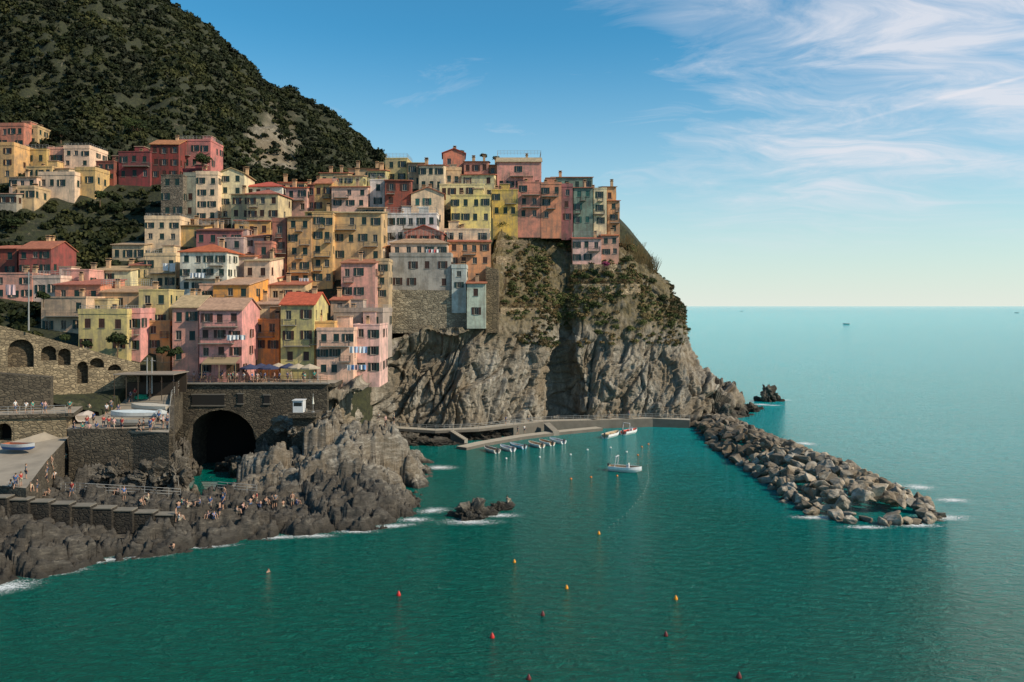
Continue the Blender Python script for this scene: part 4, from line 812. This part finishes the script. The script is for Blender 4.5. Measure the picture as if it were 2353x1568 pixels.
lb(345,948,6.0,2.1,hp-.2,(.45,.42,.36),(.4,.35,.28),'cream covered boat on the terrace',cover=(.42,.38,.32)); lb(46,1036,4.4,1.8,hp-.25+math.pi,(.03,.10,.3),(.35,.12,.06),'blue wooden rowing boat with red trim on the ramp'); lb(370,962,4.5,1.7,.5,(.5,.5,.48),(.3,.3,.3),'white boat on the edge of the terrace',cover=(.5,.5,.46)); lb(250,918,4.6,1.7,hp,(.1,.3,.2),(.3,.3,.25),'green boat on the lane')
h=hit(325,915); bm=bmesh.new(); bmesh.ops.create_icosphere(bm,subdivisions=4,radius=1)
for v in bm.verts: v.co*=1+.35*noise.noise(v.co*2.5); v.co.z=max(-.1,v.co.z*.5)
me=bpy.data.meshes.new('fishing_net'); bm.to_mesh(me); bm.free(); me.materials.append(plain('green_net',(.01,.28,.16),.9,0,.5,6)); obj('fishing_net',me,loc=h,label='heap of bright green fishing net',cat='net')
# ---------------------------------------------------------------- buoys
def buoy(u,v,s,col,label,cone=True):
    x,y,_=onz(u,v,0); bm=bmesh.new(); bmesh.ops.create_uvsphere(bm,u_segments=16,v_segments=10,radius=s)
    if cone:
        for q in bm.verts:
            if q.co.z>0: q.co.z*=1.9; k=1-.55*q.co.z/(s*1.9); q.co.x*=k;q.co.y*=k
    me=bpy.data.meshes.new('buoy'); bm.to_mesh(me); bm.free(); me.materials.append(plain('buoy_plastic',col,.4,0,.1)); [setattr(p,'use_smooth',True) for p in me.polygons]
    O=obj('buoy',me,loc=(x,y,s*.35),label=label,cat='buoy'); c=MB(); z=s*(1.85 if cone else .95); c.tube((0,0,z),(0,0,z+s*.4),s*.15); obj('ring',c.mesh('ring',[IRON]),O)
RED=(.5,.02,.015);ORG=(.75,.28,.01);DR=(.12,.01,.01)
for u,v,s,c,l in ((916,1369,.2,RED,'red mooring buoy'),(1131,1466,.19,RED,'red mooring buoy'),(1247,1415,.19,DR,'dark red mooring buoy'),(1302,1353,.17,ORG,'orange mooring buoy'),(1553,1378,.18,ORG,'orange mooring buoy'),(1530,1462,.18,DR,'dark red mooring buoy'),(1182,1293,.16,ORG,'orange mooring buoy'),(1376,1228,.18,ORG,'orange mooring buoy'),(1215,1562,.18,DR,'dark mooring buoy'),(1698,1558,.2,DR,'dark mooring buoy')): buoy(u,v,s,c,l+' floating in the bay')
for u,v in ((1163,1055),(1311,1046),(1350,1035),(1403,1030),(1240,1052),(1440,1040)): buoy(u,v,.2,(.65,.63,.6),'small white mooring buoy floating in the harbour',False)
for u,v in ((1358,1098),(1312,1102),(1418,1095),(1466,1047),(1475,1028),(1490,1022)): buoy(u,v,.18,(.7,.2,.03),'small orange mooring buoy floating in the harbour',False)
fl=[onz(*p,0) for p in ((1488,1068),(1491,1100),(1478,1135),(1440,1180),(1400,1212),(1377,1226))]; b=MB()
for a,c in zip(fl[:-1],fl[1:]):
    a=Vector(a);c=Vector(c); n=int((c-a).length/1.6)
    for i in range(n): p=a.lerp(c,i/n); b.tube(p-Vector((.05,0,0)),p+Vector((.05,0,0)),.05,.05,8)
obj('float_line',b.mesh('float_line',[plain('float_line',(.35,.33,.27),.5)]),label='line of small floats marking the swimming area',cat='float line')
# ---------------------------------------------------------------- foam
m,nt,b_=newmat('sea_foam'); b_.inputs['Base Color'].default_value=(.8,.83,.83,1); b_.inputs['Roughness'].default_value=.8
n=noi(nt,pos(nt,(1,1.6,1)),2.2,10,.8,2.0); tcn=nd(nt,'ShaderNodeTexCoord'); gr=nd(nt,'ShaderNodeVectorMath',{0:tcn.outputs['Object']},operation='LENGTH').outputs['Value']
al=ramp(nt,mth(nt,'SUBTRACT',n,mth(nt,'MULTIPLY',gr,.20)),[(.38,0),(.50,.85)]); nt.links.new(al,b_.inputs['Alpha']); FOAM=m
def foam(u,v,a,c,rz=0):
    x,y,_=onz(u,v,0); b=MB(); pts=[(math.cos(i*math.pi/18),math.sin(i*math.pi/18),0) for i in range(36)]; b.poly(pts)
    obj('foam',b.mesh('foam',[FOAM]),loc=(x,y,.02+R.random()*.03),rz=rz,label='white foam where waves meet the rocks',cat='foam',kind='stuff',scale=(a,c,1))
for q in ((1080,1200,5,2.0),(1150,1185,3.4,1.5),(10,1350,4,2.8,.5),(130,1316,4,1.4,.4),(240,1288,4,1.4,.4),(330,1278,4,1.2,.2),(480,1256,4,1.2,.2),(640,1236,4,1.2,.1),(720,1232,3.5,1.3),(900,1210,4,1.4,.3),(995,1174,3,2,.5),(820,1222,3.5,1.3),(1010,1075,4,2.6),(950,1195,3,1.6),(2165,1190,4.5,2.2),(2110,1208,4,1.4),(1870,1190,4,1.4),(1990,1212,4,1.2),(2190,1150,3,2),(1750,930,4,3),(1800,920,3.4,2),(1775,932,4,1.6),(2110,1120,3,2.6),(1850,1020,3,3)): foam(*q)
# ---------------------------------------------------------------- trees and bushes
TG=leafmat('tree_foliage',(.010,.016,.006),(.028,.042,.013),(.06,.08,.02))
def tree(p,h,r,label,mat=TG,name='tree'):
    p=Vector(p); E=obj(name,None,loc=p,label=label,cat='tree'); b=MB(); b.tube((0,0,-.5),(0,0,h*.55),h*.035,h*.02,7); cs=[];rs=[]
    for i in range(9):
        a=i*2.4; q=Vector((math.cos(a)*r*.55*R.uniform(.4,1),math.sin(a)*r*.55*R.uniform(.4,1),h*R.uniform(.5,.85))); b.tube((0,0,h*R.uniform(.25,.5)),q,h*.014,h*.006,5); cs.append(q); rs.append(r*R.uniform(.35,.6))
    obj('trunk',b.mesh('trunk',[WOOD]),E); obj('crown',quadsmesh('crown',leaves([tuple(c) for c in cs],rs,170,.14,.85),mat),E)
for u,vb,vt,d in ((270,815,765,122.5),(372,825,795,124),(400,835,800,125),(465,395,350,184),(265,500,468,177),(310,330,270,220),(140,330,290,206),(230,470,440,176),(150,790,770,122),(200,805,785,121),(100,700,670,128),(560,400,360,205),(30,540,500,165),(660,330,300,300)):
    a=S(u,vb,d); h=(vb-vt)/F*d; tree(a,h,h*.55,'dark green leafy tree between the houses')
def bush(u,v,r,d=None,mat=OLV,label='round green bush on the headland slope'):
    h=hit(u,v) if d is None else Vector(S(u,v,d))
    if h is None: return
    cs=[(R.uniform(-.5,.5)*r,R.uniform(-.5,.5)*r,r*R.uniform(.1,.6)) for _ in range(6)]
    obj('bush',quadsmesh('bush',leaves(cs,[r*R.uniform(.45,.7) for _ in cs],130,.11,.85),mat),loc=h,label=label,cat='bush')
for u,v,r in ((1180,672,1.7),(1205,690,1.2),(1370,650,1.5),(1430,645,1.5),(1400,690,1.2),(1365,705,1.5),(1385,748,1.6),(1420,755,1.5),(1475,748,1.8),(1450,760,1.3),(1375,770,1.4),(1240,600,1.8),(1290,570,1.5),(1260,690,1.0),(1295,690,1.1),(1520,690,1.4),(1545,750,1.3),(1500,650,1.6),(1345,640,1.2),(1400,635,1.4),(1440,600,1.5),(1330,700,1.3),(1160,700,1.2),(1220,660,1.3)): bush(u,v,r)
bush(1158,528,2.8,186,TG,'large dark green bush above the terrace wall'); bush(1195,520,1.8,187,TG,'dark green bush beside the terrace wall')
for u,v,d,r in ((1140,368,203,1.2),(1110,362,203,1.2),(1060,352,206,.9),(820,400,200,1.2)): bush(u,v,r,d,TG,'roof garden bush above the houses')
bush(1392,612,1.1,180,plain('bougainvillea',(.25,.03,.09),.8),'magenta flowering bougainvillea beside the pink house')
Q=[]
for u,v in ((1455,600),(1475,605),(1490,615),(1465,590),(1500,625),(1440,570)):
    h=hit(u,v) or Vector(S(u,v,190))
    for _ in range(60):
        a=R.uniform(0,6.28); l=R.uniform(1.6,3.6); dx=math.cos(a)*R.uniform(.1,.5)*l+.15*l; dy=math.sin(a)*.3*l; bx=h.x+R.uniform(-1,1);by=h.y+R.uniform(-1,1)
        Q.append([(bx,by,h.z-.3),(bx+.07,by,h.z-.3),(bx+dx+.04,by+dy,h.z+l),(bx+dx-.04,by+dy,h.z+l*.97)])
obj('reeds',quadsmesh('reeds',np.array(Q),DRY),label='tall dry reeds on the headland edge',cat='reeds',kind='stuff')
# ---------------------------------------------------------------- people
def skinned(name,J,E,rad,mats,sub=1):
    me=bpy.data.meshes.new(name); me.from_pydata(J,E,[]); o=bpy.data.objects.new(name,me); COL.objects.link(o)
    md=o.modifiers.new('s','SKIN')
    for i,r in enumerate(rad):
        me.skin_vertices[0].data[i].radius=(r,r) if not hasattr(r,'__len__') else r
        me.skin_vertices[0].data[i].use_root=(i==0)
    md.use_smooth_shade=True; s=o.modifiers.new('u','SUBSURF'); s.levels=sub
    dg=bpy.context.evaluated_depsgraph_get(); dg.update(); r=bpy.data.meshes.new_from_object(o.evaluated_get(dg)); bpy.data.objects.remove(o); r.name=name
    r.materials.clear(); [r.materials.append(m) for m in mats]; return r
def figure(pose):
    K={'stand':[(-.11,-.02,.49),(-.12,.02,.07),(-.13,-.15,.04),(.12,-.03,.49),(.13,.02,.07),(.15,-.15,.04),(-.25,.02,1.15),(-.25,-.08,.9),(.25,.02,1.15),(.22,-.14,.93)],
       'walk':[(-.1,-.16,.5),(-.1,-.24,.09),(-.1,-.4,.06),(.1,.06,.49),(.1,.32,.13),(.1,.2,.04),(-.25,.12,1.16),(-.25,.1,.9),(.25,-.1,1.16),(.24,-.26,.96)],
       'sit':[(-.13,-.42,.50),(-.15,-.5,.1),(-.15,-.64,.05),(.13,-.40,.52),(.15,-.45,.1),(.15,-.6,.05),(-.25,.05,.55),(-.2,-.22,.45),(.25,.05,.55),(.2,-.25,.5)]}[pose]
    if pose=='sit': P=[(0,0,.14),(0,.03,.36),(0,.04,.54),(0,.03,.70),(0,.0,.79),(-.18,.05,.62),(.18,.05,.62),(-.1,-.03,.14),(.1,-.03,.14)]
    else: P=[(0,0,.93),(0,0,1.15),(0,0,1.32),(0,0,1.48),(0,-.01,1.60),(-.18,0,1.42),(.18,0,1.42),(-.09,0,.88),(.09,0,.88)]
    J=P+K; E=[(0,1),(1,2),(2,3),(3,4),(2,5),(2,6),(0,7),(0,8),(7,9),(9,10),(10,11),(8,12),(12,13),(13,14),(5,15),(15,16),(6,17),(17,18)]
    top=Vector(J[4])+Vector((0,0,.12)); J.append(tuple(top)); E.append((4,19))
    rad=[(.14,.10),(.125,.09),(.15,.10),.055,(.075,.09),.06,.06,.085,.085,.055,.038,.03,.055,.038,.03,.042,.03,.042,.03,.06]
    body=skinned('body',J,E,rad,[SKIN]); bm=bmesh.new(); bm.from_mesh(body)
    def tb(a,c,r):
        m=MB(); m.tube(a,c,r,r*.6,5); base=[bm.verts.new(v) for v in m.v]; [bm.faces.new([base[i] for i in q]) for q in m.f]
    for w,e in ((16,15),(18,17)):
        a=Vector(J[w]); d=(a-Vector(J[e])).normalized(); sgn=-1 if w==16 else 1; tb(a,a+d*.1,.035)
        for k,l in enumerate((.07,.08,.075,.06)):
            s=a+d*.09+Vector((0,(k-1.5)*.02,0)); tb(s,s+d*l*.6+Vector((-sgn*.01,0,0)),.009); tb(s+d*l*.55,s+d*l+Vector((-sgn*.025,0,0)),.008)
        tb(a+d*.03+Vector((0,-.03,0)),a+d*.08+Vector((0,-.065,0)),.011)
    hd=Vector(J[4]); tb(hd+Vector((0,-.07,.03)),hd+Vector((0,-.125,0)),.018)
    for s in (-1,1): tb(hd+Vector((s*.06,0,.0)),hd+Vector((s*.095,.015,.03)),.022)
    bm.to_mesh(body); bm.free()
    I=lambda *k:[J[i] for i in k]
    shirt=skinned('shirt',I(0,1,2,5,6)+[tuple(Vector(J[5]).lerp(Vector(J[15]),.7)),tuple(Vector(J[6]).lerp(Vector(J[17]),.7))],[(0,1),(1,2),(2,3),(2,4),(3,5),(4,6)],[(.155,.12),(.145,.108),(.165,.118),.075,.075,.06,.06],[DARK])
    sh=lambda a,c,t:tuple(Vector(J[a]).lerp(Vector(J[c]),t))
    pants=skinned('trousers',I(0,7,8)+[sh(7,9,.95),sh(8,12,.95)],[(0,1),(0,2),(1,3),(2,4)],[(.155,.12),.105,.105,.075,.075],[DARK])
    bm=bmesh.new(); bmesh.ops.create_icosphere(bm,subdivisions=2,radius=1)
    for v in bm.verts:
        v.co=Vector((v.co.x*.092,v.co.y*.108+.018,v.co.z*.10+.055)) 
        if v.co.y<-.03 and v.co.z<.08: v.co.y=-.02
        v.co+=hd
    hair=bpy.data.meshes.new('hair'); bm.to_mesh(hair); bm.free(); hair.materials.append(DARK); return body,shirt,pants,hair
SKIN=plain('skin',(.42,.24,.16),.6,0,.08); FG={p:figure(p) for p in ('stand','walk','sit')}
SCOL=[((.6,.6,.6),'white'),((.03,.03,.035),'black'),((.35,.03,.03),'red'),((.05,.12,.3),'blue'),((.5,.3,.28),'pink'),((.15,.16,.17),'grey'),((.03,.25,.2),'teal'),((.42,.36,.25),'beige'),((.05,.06,.12),'navy')]
PC=[(.02,.025,.05),(.12,.1,.08),(.3,.26,.2),(.03,.03,.03),(.07,.1,.18)]; HC=[(.02,.013,.01),(.05,.03,.015),(.15,.09,.04),(.01,.01,.01)]
def person(p,pose,rz,bare=False,where='on the terrace'):
    b,s,t,hh=FG[pose]; c,cn=R.choice(SCOL); sc=R.uniform(.92,1.06)
    lab={'stand':'standing','walk':'walking','sit':'sitting'}[pose]
    O=obj('person',b,loc=p,rz=rz,label=(f'bare-chested person in shorts {lab} {where}' if bare else f'person in {cn} top {lab} {where}'),cat='person',group='visitors around the harbour',scale=sc)
    L=[('trousers',t,R.choice(PC),'trousers_cloth'),('hair',hh,R.choice(HC),'hair')]
    if not bare: L.append(('shirt',s,c,'shirt_cloth'))
    for nme,me,cc,mn in L:
        q=obj(nme,me,O); q.material_slots[0].link='OBJECT'; q.material_slots[0].material=plain(mn,cc,.9,0,.1)
def put(lst,where,poses,bare=0):
    for u,v in lst:
        h=hit(u,v)
        if h is None: continue
        person((h.x,h.y,h.z-.02),R.choice(poses),R.uniform(0,6.28),R.random()<bare,where)
put([(25,1122),(36,1124),(48,1118),(70,1128),(60,1100),(105,1110),(118,1080),(125,1098),(108,1095),(150,1055),(85,1132),(112,1138),(165,1140)],'by the bathing steps',['stand','sit','walk'],.3)
put([(200,985),(215,975),(238,982),(250,985),(262,990),(280,990),(330,988),(352,985),(375,985),(385,978),(170,995),(205,1000),(222,998),(190,1000),(320,992),(345,992),(365,975),(255,945),(245,955),(262,935),(300,925),(310,918),(345,915),(360,905),(370,900),(385,905),(400,895),(415,890),(235,915),(220,905),(205,955),(195,935),(272,955),(268,915)],'on the boat terrace',['stand','walk','stand'])
put([(410,1168),(418,1160),(430,1166),(458,1162),(478,1190),(492,1192),(483,1172),(512,1170),(515,1150),(505,1185),(404,1200),(412,1196),(575,1160),(583,1150),(590,1162),(598,1166),(625,1168),(633,1166),(650,1165),(672,1163),(682,1160),(545,1180),(560,1172),(612,1158),(340,1150),(325,1160),(270,1135),(285,1150),(398,1265)],'on the dark rocks',['sit','stand','sit'],.6)
put([(1143,1145),(1166,1155)],'on a rock in the bay',['sit'],.7)
put([(905,975),(886,980),(1162,975),(1205,995),(1215,970),(1400,960),(1445,960),(1470,960),(1190,1000),(870,968)],'on the cliff walkway',['walk','stand'])
for i in range(30):
    x=S(R.uniform(440,735),0,126)[0]; person((x,R.uniform(124.7,126.3),14.0),R.choice(['stand','walk']),R.uniform(0,6.28),False,'on the square behind the railing')
for u in (35,60,75,98,104,160): x,y,_=S(u,0,104.5); person((x,y,12.0),R.choice(['stand','walk']),R.uniform(0,6.28),False,'on the upper path')
x,y,_=onz(617,1315,0); person((x,y,-.55),'sit',1.2,True,'swimming in the sea')
print('windows',nwin)
